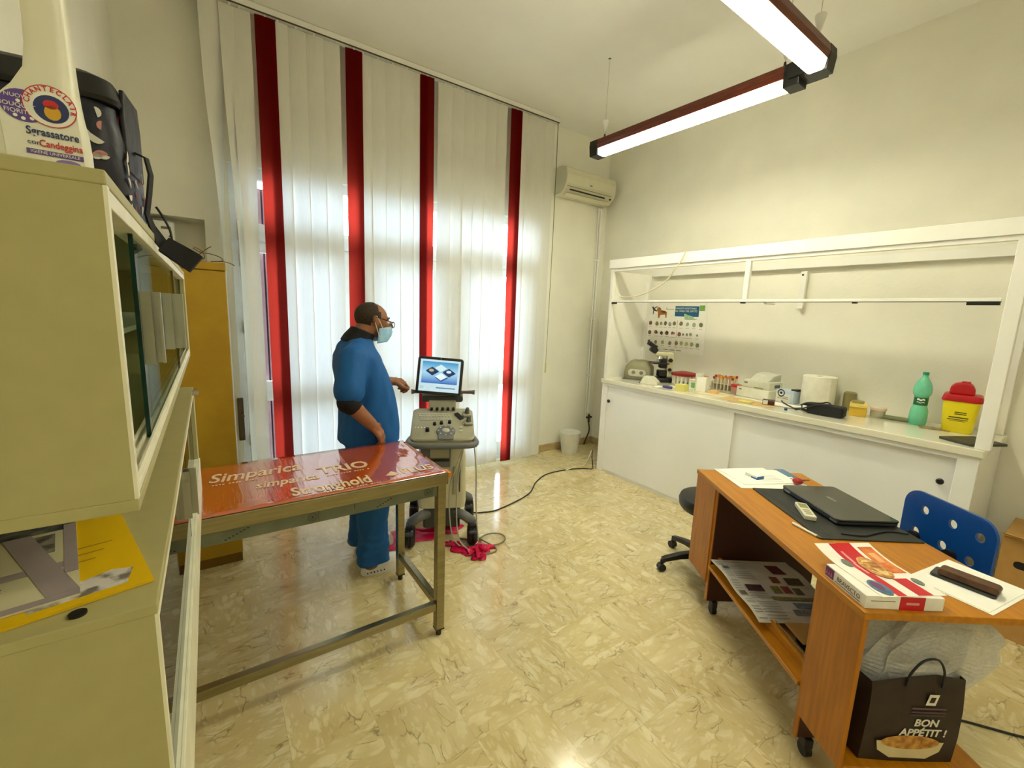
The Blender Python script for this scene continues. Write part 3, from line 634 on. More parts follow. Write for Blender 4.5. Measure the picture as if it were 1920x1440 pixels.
t = thing('cotton_jar', (3.87, .99, ZT), 0, 'clear jar with a pale pink lid', 'jar')
MB().lathe([(.040,0),(.043,.006),(.043,.052)], n=24).build('glass', M('jar_glass', (222,214,186), .08, trans=.6), t, smooth=True)
MB().lathe([(.046,.052),(.047,.056),(.047,.068),(.043,.071)], n=24).build('lid', M('lid_pink', (226,200,176), .5), t, smooth=True)
tag(MB().box(-.045, .045, -.10, .10, 0, .018, rot=(0,0,.12)).build('olive_case', M('olive_case', (112,116,74), .5), bevel=.007), 'flat olive green case lying left of the water bottle', 'case').location = (3.90, .885, ZT)

t = thing('water_bottle', (3.86, .775, ZT), 0, 'green plastic water bottle with a dark green label', 'bottle')
GB = M('green_pet', (96,222,178), .1, var=.05, alpha=.62, spec=.6)
prof = [(.030,.004),(.043,.0),(.047,.02),(.047,.085),(.043,.105),(.036,.125),(.0345,.14),(.0345,.175),(.038,.19),(.046,.205),(.048,.225),(.046,.25),(.036,.285),(.020,.312),(.0145,.322),(.0145,.335)]
MB().lathe(prof, n=32).build('body', GB, t, smooth=True)
MB().lathe([(.036,.132),(.0365,.134),(.0365,.185),(.037,.187)], n=32, cap0=False, cap1=False).build('label', M('label_green', (22,104,72), .45), t, smooth=True)
for k, (z, h) in enumerate(((.165,.010), (.150,.004))):
    MB().rings([[Vector((.0371*math.cos(a), .0371*math.sin(a), zz+.003*math.sin(a*9))) for a in [PI+.25-.6+1.1*i/14 for i in range(15)]] for zz in (z, z+h)], False, False, closed=False).build('label_print', PAPER, t, fix=False)
MB().lathe([(.0165,.333),(.017,.336),(.017,.35),(.015,.352)], n=20).build('cap', M('cap_green', (40,150,112), .4), t, smooth=True)
tag(MB().box(-.05, .05, -.07, .07, 0, .003, rot=(0,0,.3)).build('photo_card', M('photo_brown', (122,84,56), .3, second=(190,170,120), scale=30)), 'small glossy photo card between the water bottle and the sharps bin', 'card').location = (3.80, .68, ZT)

t = thing('sharps_bin', (3.865, .585, ZT), math.radians(8), 'yellow sharps container with a stepped red lid', 'container')
YB = M('bin_yellow', (240,220,24), .4, var=.03)
MB().rings([[Vector((x, y, z)) for x, y in rrect(-a, a, -b, b, .025)] for a, b, z in ((.070,.066,0),(.073,.069,.006),(.085,.084,.20))]).build('body', YB, t, smooth=True)
MB().rings([[Vector((x, y, z)) for x, y in rrect(-a, a, -b, b, .025)] for a, b, z in ((.090,.089,.195),(.094,.093,.205),(.088,.086,.232),(.082,.080,.236))]).build('lid', M('lid_red', (186,14,26), .4), t, smooth=True)
MB().prism([(y, z) for y, z in ((-.050,.234),(.066,.234),(.062,.285),(.045,.302),(.02,.31),(-.012,.31),(-.034,.30),(-.048,.27))], -.05, .05, 'x').build('lid_dome', M('lid_red'), t, bevel=.012, seg=3)
MB().box(-.03, .03, -.022, .018, .308, .316).build('lid_tab', M('lid_red'), t, bevel=.003)
for y0, y1, z, h in ((-.03,.022,.125,.006), (-.03,.022,.114,.006), (-.042,.045,.092,.007), (-.04,.05,.080,.005), (-.03,.04,.072,.003)):
    MB().box(-.0008, 0, y0, y1, 0, h, rot=(0,.0,0)).build('printed_line', M('ink_olive', (72,70,20), .6), t).location = (-.0728-.062*z, 0, z)
MB().disc((-.0785,.042,.12), .017, 12, (0,1,0), (0,0,1)).build('hazard_mark', M('ink_olive'), t)
t = thing('black_folder', (3.55, .465, ZT), math.radians(-28), 'flat black tablet sleeve overhanging the right end of the worktop', 'sleeve')
MB().prism(rrect(-.12,.12,-.085,.085,.01), 0, .014).build('sleeve', M('sleeve_dark', (52,54,44), .5), t, bevel=.003)
# ================================================================ waste bin, power cord
t = thing('waste_bin', (3.48, 3.72, 0), 0, 'small white plastic waste bin in the far corner', 'bin')
MB().lathe([(.088,.0),(.092,.006),(.128,.262),(.131,.268),(.126,.27),(.122,.262),(.086,.01),(.02,.008)], n=36, cap1=True).build('bucket', M('bin_white', (228,226,212), .4), t, smooth=True)
pc = MB().tube(spline([(1.62,2.93,.05),(1.70,2.90,.008),(1.754,2.873,.006),(1.908,2.852,.006),(2.307,2.976,.006),(2.553,3.174,.006),(2.784,3.292,.006),(3.041,3.292,.006),(3.241,3.235,.006),(3.32,3.175,.006),(3.34,3.19,.05),(3.332,3.20,.14),(3.36,3.22,.20)]), .0055, 8)
pcord = tag(pc.build('power_cord', BLACK, smooth=True), 'black power cord curving over the floor to the counter corner', 'cord')
MB().cyl((3.045,3.293,.006), (3.10,3.285,.006), .0075, n=10).build('tape_wrap', PAPER, pcord)
tag(MB().tube(spline([(3.10,3.30,.006),(3.22,3.31,.006),(3.30,3.28,.02),(3.33,3.25,.10),(3.36,3.24,.19)]), .0045, 8).build('cream_cable', M('cable_cream'), smooth=True), 'short cream cord beside the counter corner', 'cord')

# ================================================================ examination table and its orange cover
t = thing('exam_table', (0, 0, 0), 0, 'stainless steel examination table with square legs beside the glass cabinets', 'table')
X0, X1, Y0, Y1 = -.285, .90, 1.785, 2.385
MB().box(X0, X1, Y0, Y1, .806, .864).build('top', STEEL, t, bevel=.004)
FILM = M('film_steel', (112,118,104), .4, .6, var=.1)
MB().box(X0+.04, X1-.04, Y0+.018, Y0+.04, .752, .806).build('apron', FILM, t); MB().box(X0+.04, X1-.04, Y1-.04, Y1-.018, .752, .806).build('apron', FILM, t)
MB().box(X1-.04, X1-.018, Y0+.05, Y1-.05, .752, .806).build('apron', FILM, t)
for x in (X0+.008, X1-.05):
    for y in (Y0+.008, Y1-.05):
        lg = MB().box(x, x+.042, y, y+.042, .035, .806).build('leg', STEEL, t, bevel=.003)
        MB().cyl((x+.021,y+.021,0), (x+.021,y+.021,.036), .014, n=16).build('foot', M('foot_dark', (66,58,44), .5, .5), lg, smooth=True)
        MB().box(x-.001, x+.043, y-.001, y+.043, .033, .040).build('foot_collar', BLACK, lg)
MB().box(X0+.05, X1-.05, Y0+.012, Y0+.046, .145, .185).build('stretcher', STEEL, t, bevel=.003)
for x in (X0+.012, X1-.046): MB().box(x, x+.034, Y0+.05, Y1-.05, .145, .185).build('stretcher', STEEL, t, bevel=.003)
INK = M('film_ink', (30,36,32), .6)
for x in (.30, .80):
    for r0, r1 in ((.016,.018), (.009,.011), (.0,.004)):
        MB().rings([[Vector((x+r*math.cos(2*PI*k/20), Y0+.0172, .779+r*math.sin(2*PI*k/20))) for k in range(20)] for r in (r0+1e-5, r1)], False, False).build('film_mark', INK, t, fix=False)
    MB().box(x+.022, x+.024, Y0+.017, Y0+.018, .758, .802).build('film_mark', INK, t)
for x, n in ((.0, 7), (.56, 6)):
    for k in range(n): MB().box(x+.012*k, x+.012*k+.008, Y0+.017, Y0+.018, .760+.005*k, .764+.005*k).build('film_mark', INK, t)
MB().box(.465, .468, Y0+.017, Y0+.018, .775, .800).build('film_mark', INK, t)

ORA = M('orange_vinyl', (190,80,16), .08, var=.05, scale=5, bump=.34, bscale=9, stretch=(5,.5,1), coat=1., spec=1., cior=2.2)
ov = thing('table_cover', (0, 0, .8645), 0, 'glossy orange vinyl cover with white lettering spread on the steel table', 'table cover')
nx, ny = 60, 16; V = []; F = []
random.seed(2)
for i in range(nx+1):
    for j in range(ny+1):
        x = X0+.004+(X1-X0-.006)*i/nx; y = Y0+.004+(Y1-Y0-.008)*j/ny
        e = min(1, min(i, nx-i)/3, min(j, ny-j)/2)
        rgt = max(0, (x-.58)/.3)
        z = e*(.0012+.0010*math.sin(x*31+y*3+.8*math.sin(y*9))*math.sin(y*7+x*2)+rgt*.0009*(math.sin((x*1.0+y*.55)*62)+.5*math.sin((x-y*.8)*47)))+.0022
        V.append((x, y, max(z, .0008)))
for i in range(nx):
    for j in range(ny): a = i*(ny+1)+j; F.append((a, a+ny+1, a+ny+2, a+1))
sh = MB().add(V, F).build('sheet', ORA, ov, smooth=True)
so = sh.modifiers.new('s', 'SOLIDIFY'); so.thickness = .0008; so.offset = -1
MB().box(X1-.004, X1+.012, Y0-.004, Y0+.05, -.022, .0022).build('corner_fold', M('orange_clear', (206,120,20), .2), ov, bevel=.003)
LET = M('cover_lettering', (232,206,170), .3)
def tx(s, sz, x, y, xs=1., sh_=0., z=.0052, bold=0): return text('lettering', s, sz, (x, y, z), (1,0,0), (0,1,0), LET, ov, 'LEFT', shear=sh_, xs=xs, bold=bold)
tx('Simparica', .150, -.045, 2.185, .62, .25, bold=.002); MB().prism([(-.12,2.14),(-.065,2.14),(-.065,2.22)], .005, .0055).build('lettering', LET, ov)
tx('TRIO', .125, .375, 2.075, .80, 0, bold=.003)
tx('simparica', .105, .118, 2.02, .62, .25, bold=.002)
tx('Stronghold', .125, .235, 1.875, .58, 0, bold=.003)
tx('PLUS', .095, .70, 1.89, .80, 0, bold=.002); MB().prism([(.625,1.875),(.66,1.86),(.69,1.875),(.665,1.92)], .005, .0055).build('lettering', LET, ov)
for x0, x1, y in ((.40,.60,2.0), (.36,.60,1.81), (-.03,.14,2.10)):
    n = int((x1-x0)/.012)
    for k in range(n):
        if k % 5 != 4: MB().box(x0+.012*k, x0+.012*k+.008, y, y+.009, .0050, .0055).build('small_lettering', LET, ov)

# ================================================================ mustard locker with a dry twig
YL = M('mustard_paint', (172,132,14), .5, second=(186,148,22), scale=5, bump=.05)
t = thing('mustard_locker', (0, 0, 0), 0, 'tall mustard yellow locker standing beside the window', 'locker')
MB().box(-.36, .095, 3.06, 3.45, .06, 1.803).build('body', YL, t, bevel=.004)
MB().box(-.365, .098, 3.055, 3.455, 1.806, 1.85).build('cornice', YL, t, bevel=.004)
MB().box(-.355, .092, 3.066, 3.445, 0, .06).build('plinth', M('mustard_dark', (120,88,8), .6), t)
TW = M('twig_brown', (110,80,48), .8)
t = thing('dry_twig', (.0, 3.10, 1.851), 0, 'thin dry curled twigs lying on top of the mustard locker', 'twig')
for pts in ([(-.06,0,.01),(-.02,-.01,.04),(.02,-.02,.075),(.035,-.02,.085)], [(-.05,0,.07),(-.015,0,.05),(.03,-.01,.045),(.075,-.02,.03),(.085,-.03,.01),(.05,-.03,.004)], [(-.04,0,.004),(.0,-.01,.02),(-.01,-.02,.055),(-.045,-.03,.075)], [(.03,-.02,.003),(.10,-.05,.004),(.14,-.06,-.012)]):
    MB().tube(spline(pts, 5), .0022, 6).build('stem', TW, t)

# ================================================================ ultrasound machine
BEI = M('ultra_beige', (206,200,168), .45, var=.03); BED = M('ultra_beige_dark', (164,160,134), .5, var=.03); UG = M('ultra_grey', (104,106,104), .45); UD = M('ultra_dark', (58,60,60), .5)
U = thing('ultrasound_machine', (1.30, 2.68, 0), math.radians(-26), 'beige wheeled ultrasound machine with a lit monitor and keyboard console', 'ultrasound machine')
def R4(x0, x1, y0, y1, r=.02): return rrect(x0, x1, y0, y1, r)
MB().rings([[Vector((x, y, z)) for x, y in R4(-a, a, b0, b1, .03)] for a, b0, b1, z in ((.16,-.06,.30,.255),(.168,-.065,.30,.30),(.162,-.05,.28,.62),(.145,-.03,.24,.80))]).build('tower', BEI, U, smooth=True)
MB().prism([(-.14,.59),(-.145,.80),(.06,.80),(.055,.56),(-.10,.56)], -.075, -.03, 'y').build('drive_bay', UG, U, bevel=.006)
MB().box(-.085, .045, -.10, -.06, .70, .745).build('drawer', BED, U, bevel=.01)
MB().box(-.085, .045, -.085, -.06, .63, .695).build('drawer', BED, U, bevel=.006)
MB().box(-.088, .048, -.080, -.07, .605, .622).build('drive_slot', BLACK, U)
MB().box(.075, .105, -.074, -.05, .36, .56).build('side_grille', BED, U, bevel=.006); MB().box(.118, .126, -.072, -.05, .38, .58).build('side_slot', UD, U)
MB().box(-.15, -.10, -.062, .10, .56, .80).build('side_cover', UG, U, bevel=.01)
MB().box(-.13, .13, -.05, .28, .10, .256).build('base_housing', UD, U, bevel=.015)
WH = M('caster_black', (26,26,26), .5)
for sx, y in ((-1,-.09), (1,-.09), (-1,.31), (1,.31)):
    x = sx*.215
    MB().tube(spline([(sx*.08,y*.6+.05,.20),(sx*.15,y*.9,.21),(x,y,.165)]), .035, 10, radii=None).build('caster_arm', UG, U, smooth=True)
    c = MB().lathe([(.02,-.035),(.06,-.033),(.072,-.022),(.074,-.008),(.068,-.003),(.068,.003),(.074,.008),(.072,.022),(.06,.033),(.02,.035)], (x,y-.01,.075), 24, axis='x').build('caster', WH, U, smooth=True)
    MB().box(x-.03, x+.03, y-.05, y+.045, .10, .165).build('fork', WH, c, bevel=.012)
    MB().box(x-.028, x+.028, y-.10, y-.03, .105, .128, rot=(-.35,0,0)).build('brake_pedal', UD, c, bevel=.008)
# console
def tilt(p, a=.36, y0=-.24, z0=.815):  # rises to the back
    x, y, z = p; return Vector((x, y0+(y-y0)*math.cos(a)-(z)*math.sin(a), z0+(y-y0)*math.sin(a)+z*math.cos(a)))
def tb_(mb): mb.v = [tilt(p) for p in mb.v]; return mb
con = tb_(MB().rings([[Vector((x, y, z)) for x, y in rrect(-a, a, y0, y1, .04)] for a, y0, y1, z in ((.185,-.23,.10,-.05),(.205,-.245,.12,-.03),(.208,-.248,.122,-.008),(.20,-.24,.115,0))])).build('console', BED, U, smooth=True)
KEY = M('key_grey', (188,186,168), .5)
for r in range(4):
    for k in range(10): tb_(MB().box(-.17+.022*k+.006*r, -.152+.022*k+.006*r, .035-.022*r, .053-.022*r, 0, .004)).build('key', KEY, con)
for x, y, r, h in ((-.10,-.155,.014,.022),(-.01,-.075,.012,.018),(.045,-.065,.012,.018),(-.055,-.085,.012,.018)):
    tb_(MB().cyl((x,y,0), (x,y,h), r, r*.85, 14)).build('knob', BLACK, con, smooth=True)
tb_(MB().lathe([(.062,0),(.062,.008),(.05,.012)], (.02,-.165,0), 24)).build('trackball_ring', UG, con, smooth=True)
tb_(MB().box(-.03, .07, -.255, -.17, .001, .010)).build('palm_rest', UG, con, bevel=.006)
tb_(MB().ell((.02,-.165,.010), (.026,.026,.012), 16, 8)).build('trackball', KEY, con, smooth=True)
for k in range(8):
    a = 2*PI*k/8; tb_(MB().cyl((.02+.048*math.cos(a),-.165+.048*math.sin(a),.008), (.02+.048*math.cos(a),-.165+.048*math.sin(a),.013), .006, n=8)).build('button', KEY, con)
for k in range(5): tb_(MB().cyl((-.18+.02*k,-.12,0), (-.18+.02*k,-.12,.004), .005, n=8)).build('button', PAPER, con)
for x, y in ((.12,-.12),(.12,-.16),(.145,-.08)): tb_(MB().cyl((x,y,0), (x,y,.005), .010, n=12)).build('button', KEY, con)
tb_(MB().box(.095, .125, -.03, .05, .0, .012, rot=(0,0,.5))).build('slider', BLACK, con, bevel=.003)
for x, y in ((.165,.03), (.172,-.07)):
    h = tb_(MB().box(x-.03, x+.035, y-.03, y+.03, .0, .02)).build('probe_cup', BED, con, bevel=.01)
    tb_(MB().cyl((x,y,.02), (x+.004,y,.06), .018, .011, 14)).build('probe', GREYM, h, smooth=True)
MB().tube(spline([(-.20,-.17,.80),(-.215,-.25,.79),(-.17,-.295,.785),(.0,-.30,.785),(.17,-.295,.785),(.215,-.25,.79),(.20,-.17,.80)]), .020, 12).build('front_handle', UG, U, smooth=True)
kp = MB().prism([(.055,.905),(.10,.905),(.115,1.00),(.085,1.00)], -.10, .09, 'x').build('knob_panel', BED, U, bevel=.006)
for k in range(5): MB().cyl((-.08+.038*k,.07,.945), (-.08+.038*k,.052,.942), .011, .010, 14).build('knob', BLACK, kp, smooth=True)
MB().prism([(x, z) for x, z in rrect(-.15,.14,.985,1.03,.018)], .10, .17, 'y').build('rear_bar', UD, U, bevel=.006)
MB().box(-.15, .14, .10, .20, 1.03, 1.038).build('rear_shelf', BED, U, bevel=.004)
GR = M('grip_mauve', (110,96,94), .5)
for s in (-1, 1): MB().tube([(s*.06,.13,1.05),(s*.15,.12,1.055),(s*.20,.11,1.058),(s*.222,.105,1.058)], .014, 10, radii=[.009,.011,.013,.018]).build('side_grip', GR, U, smooth=True)
MB().cyl((-.02,.13,1.03), (-.02,.14,1.10), .035, .028, 18).build('monitor_neck', BED, U, smooth=True)
# monitor
mo = MB().prism(rrect(-.160,.160,-.132,.132,.020), -.016, .016, 'y').build('monitor', M('monitor_black', (38,38,40), .35), U, bevel=.006)
mo.location = (-.026, .10, 1.172); mo.rotation_euler = (-.22, .055, math.radians(-6))
def emit(name, c, s):
    m = bpy.data.materials.new(name); m.use_nodes = True; p = m.node_tree.nodes['Principled BSDF']
    tc = m.node_tree.nodes.new('ShaderNodeTexCoord'); nz = m.node_tree.nodes.new('ShaderNodeTexNoise'); nz.inputs['Scale'].default_value = 30
    m.node_tree.links.new(tc.outputs['Object'], nz.inputs['Vector'])
    mr = m.node_tree.nodes.new('ShaderNodeMapRange'); mr.inputs[3].default_value = s*.9; mr.inputs[4].default_value = s*1.1
    m.node_tree.links.new(nz.outputs[0], mr.inputs[0]); m.node_tree.links.new(mr.outputs[0], p.inputs['Emission Strength'])
    p.inputs['Base Color'].default_value = (*[x*.3 for x in S(*c)], 1); p.inputs['Emission Color'].default_value = (*S(*c), 1); p.inputs['Roughness'].default_value = .3
    MATS[name] = m; return m
def gradient(name, c0, c1, c2, z0, z1, s):
    m = bpy.data.materials.new(name); m.use_nodes = True; nt = m.node_tree; p = nt.nodes['Principled BSDF']
    tc = nt.nodes.new('ShaderNodeTexCoord'); sp = nt.nodes.new('ShaderNodeSeparateXYZ'); nt.links.new(tc.outputs['Object'], sp.inputs[0])
    mr = nt.nodes.new('ShaderNodeMapRange'); mr.inputs[1].default_value = z0; mr.inputs[2].default_value = z1; nt.links.new(sp.outputs['Z'], mr.inputs[0])
    rp = nt.nodes.new('ShaderNodeValToRGB'); rp.color_ramp.elements[0].color = (*S(*c0),1); rp.color_ramp.elements[1].color = (*S(*c2),1)
    e = rp.color_ramp.elements.new(.5); e.color = (*S(*c1),1); nt.links.new(mr.outputs[0], rp.inputs[0])
    nt.links.new(rp.outputs[0], p.inputs['Emission Color']); p.inputs['Emission Strength'].default_value = s; p.inputs['Base Color'].default_value = (.05,.08,.1,1)
    return m
scr = MB().box(-.140, .140, -.0168, -.0160, -.112, .112).build('screen', emit('screen_pale', (196,222,232), .5), mo)
MB().box(-.125, .125, -.0174, -.0168, -.055, .098).build('screen_image', gradient('screen_blue', (6,96,190), (176,224,244), (0,146,206), -.055, .098, .5), scr)
def dia(cx, cz, w, h, col, nm, d=.0178):
    return MB().add([(cx-w,-d,cz),(cx,-d,cz-h),(cx+w,-d,cz),(cx,-d,cz+h)], [(0,1,2,3)]).build(nm, emit('screen_%d_%d_%d' % col, col, .5), scr)
for cx, cz, a, b in ((-.055,.035,(24,52,98),(214,196,160)), (.062,.030,(24,52,98),(206,224,236)), (.01,-.005,(40,90,140),(226,240,244)), (.005,.055,(150,196,210),(206,232,238))):
    dia(cx+.003, cz-.006, .047, .030, a, 'screen_tile', .0178); dia(cx, cz, .042, .026, b if cz < .02 or cz > .05 else a, 'screen_tile', .0181)
for cx, cz, c in ((-.06,.036,(190,170,120)), (.062,.032,(216,230,240))):
    MB().disc((cx,-.0184,cz), .018, 14, (1,0,0), (0,0,1), .010).build('screen_tile', MATS.get('s_%d' % c[0]) or emit('s_%d' % c[0], c, .5), scr)
MB().box(-.02, .115, -.0174, -.0168, -.088, -.080).build('progress_bar', emit('screen_bar', (96,132,160), .45), scr)
MB().box(-.13, -.105, -.0174, -.0168, -.095, -.075).build('screen_icon', emit('screen_icon_c', (170,206,200), .5), scr)
MB().cyl((0,-.016,.122), (0,-.0172,.122), .007, n=12).build('logo', GREYM, mo)
# probe leads hanging off the console
LEAD = M('lead_grey', (176,174,156), .5)
for pts in ([(.20,-.10,.83),(.225,-.16,.60),(.235,-.15,.30),(.255,-.14,.06),(.27,-.16,.006)],
            [(.17,-.13,.82),(.10,-.17,.62),(.05,-.15,.42),(.07,-.16,.12),(.14,-.18,.02),(.20,-.17,.008)],
            [(.16,-.14,.82),(.11,-.16,.55),(.10,-.15,.30),(.12,-.17,.08),(.19,-.20,.008)]):
    MB().tube(spline(pts), .0045, 8).build('probe_lead', LEAD, U, smooth=True)
OLV = M('lead_olive', (128,122,92), .5)
coil = []
for k in range(26): a = 2*PI*k/25; coil.append((1.60+.095*math.cos(a+2.6), 2.455+.075*math.sin(a+2.6), .006+.0004*k))
tag(MB().tube(spline([(1.40,2.60,.006),(1.46,2.54,.006)]+coil+[(1.56,2.36,.006),(1.52,2.31,.006),(1.42,2.33,.006),(1.37,2.36,.006)], 3), .0055, 8).build('floor_lead', OLV, smooth=True), 'olive cable coiled in a loop on the floor by the ultrasound wheel', 'cable')
# crumpled crimson plastic around the wheels
PINK = M('crimson_plastic', (206,8,72), .35, var=.15, scale=18, bump=.3, bscale=30)
def crumple(name, c, sx, sy, h, rz, label, cat, seed, n=16):
    random.seed(seed); V = []; F = []; ph = [random.uniform(0, 6.3) for _ in range(8)]
    for i in range(n+1):
        for j in range(n+1):
            u, v = i/n*2-1, j/n*2-1; rr = 1+.18*math.sin(3*math.atan2(v, u)+ph[0])
            z = h*(.45+.3*math.sin(5*u+ph[1]+2*v)*math.cos(4*v+ph[2])+.25*math.sin(9*u+7*v+ph[3]))*max(0, 1-max(abs(u), abs(v))**3)+.003
            V.append((sx*u*rr+.02*math.sin(6*v+ph[4]), sy*v*rr+.02*math.sin(7*u+ph[5]), max(z, .002)))
    for i in range(n):
        for j in range(n): a = i*(n+1)+j; F.append((a, a+n+1, a+n+2, a+1))
    o = MB().add(V, F).build(name, PINK, smooth=True); o.location = (*c, 0); o.rotation_euler = (0, 0, rz)
    m = o.modifiers.new('s', 'SOLIDIFY'); m.thickness = .0015; m.offset = 1
    return tag(o, label, cat)
crumple('crimson_cloth', (1.16,2.80), .30, .11, .03, -.15, 'crimson plastic sheet spread under the ultrasound machine', 'plastic sheet', 4)
crumple('crimson_bag', (1.435,2.365), .085, .06, .065, .5, 'crumpled crimson plastic bag at the foot of the ultrasound machine', 'plastic bag', 9)
crumple('crimson_strip', (1.335,2.50), .045, .10, .03, .25, 'crimson plastic strip trailing to the crumpled bag', 'plastic strip', 12)
# ================================================================ the standing man
P = thing('person', (.765, 2.62, 0), 0, 'man in blue scrubs and face mask standing at the ultrasound machine', 'person')
SKIN = M('skin', (150,98,66), .55, var=.08, scale=18, bump=.05)
SCRUB = M('scrub_blue', (0,88,160), .7, var=.12, scale=8, bump=.6, bscale=10, stretch=(1,1,.5))
def limb(mb, pts, rad, n=14):
    pts = [Vector(p) for p in pts]
    for a, b, r0, r1 in zip(pts, pts[1:], rad, rad[1:]): mb.cyl(a, b, r0, r1, n)
    for p, r in zip(pts, rad): mb.ell(p, (r, r, r), n, 8)
    return mb
def fuse(name, mb, voxel, sm, mat, parent, fac=.5):
    o = mb.build(name, mat); m = o.modifiers.new('r', 'REMESH'); m.mode = 'VOXEL'; m.voxel_size = voxel
    if sm: q = o.modifiers.new('s', 'SMOOTH'); q.iterations = sm; q.factor = fac
    me = bpy.data.meshes.new_from_object(o.evaluated_get(bpy.context.evaluated_depsgraph_get()))
    o.modifiers.clear(); old = o.data; o.data = me; bpy.data.meshes.remove(old)
    me.materials.clear(); me.materials.append(mat); me.name = name
    for p in me.polygons: p.use_smooth = True
    o.parent = parent; return o
from mathutils import noise as _nz
def wrinkle(o, amp, s1, s2, zw=None):
    me = o.data
    ns = [v.normal.copy() for v in me.vertices]
    for v, n in zip(me.vertices, ns):
        p = v.co; k = 1 if zw is None else zw(p)
        v.co = p+n*amp*k*(_nz.noise(Vector((p.x*s1[0], p.y*s1[1], p.z*s1[2])))+.5*_nz.noise(Vector((p.x*s2[0]+7, p.y*s2[1], p.z*s2[2]))))
def sect(mb, rows, n=28):   # rows: (cx, cy, z, rx, ry)
    return mb.rings([[Vector((cx+rx*math.copysign(abs(math.cos(t))**.85, math.cos(t)), cy+ry*math.copysign(abs(math.sin(t))**.85, math.sin(t)), z)) for t in (2*PI*k/n for k in range(n))] for cx, cy, z, rx, ry in rows])
# joints
NSH, NEL, NWR = (-.125,-.18,1.335), (-.172,-.245,1.12), (-.055,-.255,.990)
FSH, FEL, FWR = (-.06,.18,1.335), (.05,.25,1.15), (.225,.225,1.145)
b = MB()
sect(b, [(-.0,0,.86,.12,.16),(.0,0,1.0,.13,.16),(-.02,0,1.12,.13,.16),(-.045,0,1.28,.12,.17),(-.055,0,1.37,.09,.15),(-.05,0,1.42,.06,.09)])
limb(b, [(-.05,0,1.40),(-.025,0,1.47),(.01,0,1.53)], [.066,.060,.060])
# head: skull, face, jaw, nose, brow, ears
b.ell((.030,0,1.577), (.094,.076,.082), rot=(0,.18,0)); b.ell((.062,0,1.535), (.068,.062,.082), rot=(0,.12,0)); b.ell((.078,0,1.492), (.048,.050,.046), rot=(0,.2,0))
b.ell((.112,0,1.567), (.020,.048,.016)); limb(b, [(.125,0,1.555),(.150,0,1.520)], [.010,.014]); b.ell((.140,0,1.514), (.014,.018,.010))
b.ell((.127,0,1.478), (.012,.026,.008)); b.ell((.124,0,1.464), (.012,.022,.008))
for s in (-1, 1):
    b.ell((.035,s*.077,1.555), (.018,.010,.030), rot=(0,-.2,0)); b.ell((.03,s*.083,1.57), (.014,.006,.016)); b.ell((.102,s*.040,1.525), (.024,.018,.020))
# arms
limb(b, [NSH, NEL, NWR], [.052,.047,.034]); limb(b, [FSH, FEL, FWR], [.052,.044,.031])
def hand(mb, wr, d, up_, side, curl):
    """palm from the wrist along d, back of hand up_, thumb towards side"""
    wr, d, up_, side = Vector(wr), Vector(d).normalized(), Vector(up_).normalized(), Vector(side).normalized()
    limb(mb, [wr, wr+d*.03], [.029,.030])
    for k, o in enumerate((.028,.010,-.009,-.027)):
        base = wr+d*(.088-.004*abs(k-1))+side*o; limb(mb, [wr+d*.02+side*o*.6, base], [.017,.0125])
        l = (.042,.047,.043,.034)[k]; a = curl[k]; p = base; pts = [p]; ang = 0
        for q in range(3):
            ang += a[q]; dd = d*math.cos(ang)-up_*math.sin(ang); p = p+dd*l*(1,.72,.55)[q]; pts.append(p)
        limb(mb, pts, [.0105,.0098,.0088,.0075], 10)
    tb0 = wr+d*.025+side*.024; tb1 = tb0+(d*.6+side*.75-up_*.15).normalized()*.042; tb2 = tb1+(d*.9+side*.15-up_*.35).normalized()*.032; tb3 = tb2+(d*.9-side*.2-up_*.4).normalized()*.026
    limb(mb, [tb0, tb1, tb2, tb3], [.016,.013,.0115,.009], 10)
hand(b, NWR, (.62,.0,-.78), (.60,-.62,.48), (.48,.78,.38), [(.35,.5,.4),(.4,.55,.4),(.45,.55,.45),(.5,.6,.5)])
hand(b, FWR, (.98,-.10,-.08), (.05,-.35,.93), (.1,-.93,-.35), [(.8,1.1,.7),(.9,1.2,.8),(1.0,1.3,.8),(1.0,1.3,.8)])
# legs
limb(b, [(.0,-.10,.88),(.0,-.11,.48),(-.025,-.11,.09)], [.09,.06,.042]); limb(b, [(.0,.10,.88),(.04,.13,.48),(.03,.15,.09)], [.09,.06,.042])
limb(b, [(-.03,-.11,.06),(.10,-.12,.035)], [.04,.03]); limb(b, [(.03,.15,.06),(.15,.15,.035)], [.04,.03])
body = fuse('body', b, .0045, 4, SKIN, P)
# scrub top: torso with a loose hem, sleeves
c = MB()
sect(c, [(.002,0,.825,.178,.205),(.004,0,.90,.176,.202),(.004,0,1.02,.165,.195),(-.015,0,1.14,.155,.198),(-.045,0,1.27,.142,.20),(-.062,0,1.35,.122,.195),(-.064,0,1.405,.098,.155),(-.052,0,1.450,.074,.098)])
limb(c, [(-.085,-.11,1.39), (-.125,-.185,1.345), (-.162,-.238,1.18)], [.062,.076,.084]); limb(c, [(-.05,.11,1.39), (-.05,.185,1.345), (.02,.245,1.20)], [.062,.078,.08])
top = fuse('scrub_top', c, .009, 14, SCRUB, body)
wrinkle(top, .010, (9,9,4), (22,22,9))
lab(top, 'blue short sleeved scrub top')
vn = MB(); vn.tube(spline([(-.065,-.085,1.455),(-.01,-.078,1.425),(.055,-.035,1.36),(.086,0,1.31),(.055,.035,1.36),(-.01,.078,1.425),(-.065,.085,1.455)]), .007, 8)
vn.build('neckband', M('scrub_band', (6,62,122), .7), top, smooth=True)
MB().box(-.002, .002, -.003, .003, 0, .10).build('side_slit', M('scrub_shadow', (4,44,92), .8), top).location = (-.015, -.203, .830)
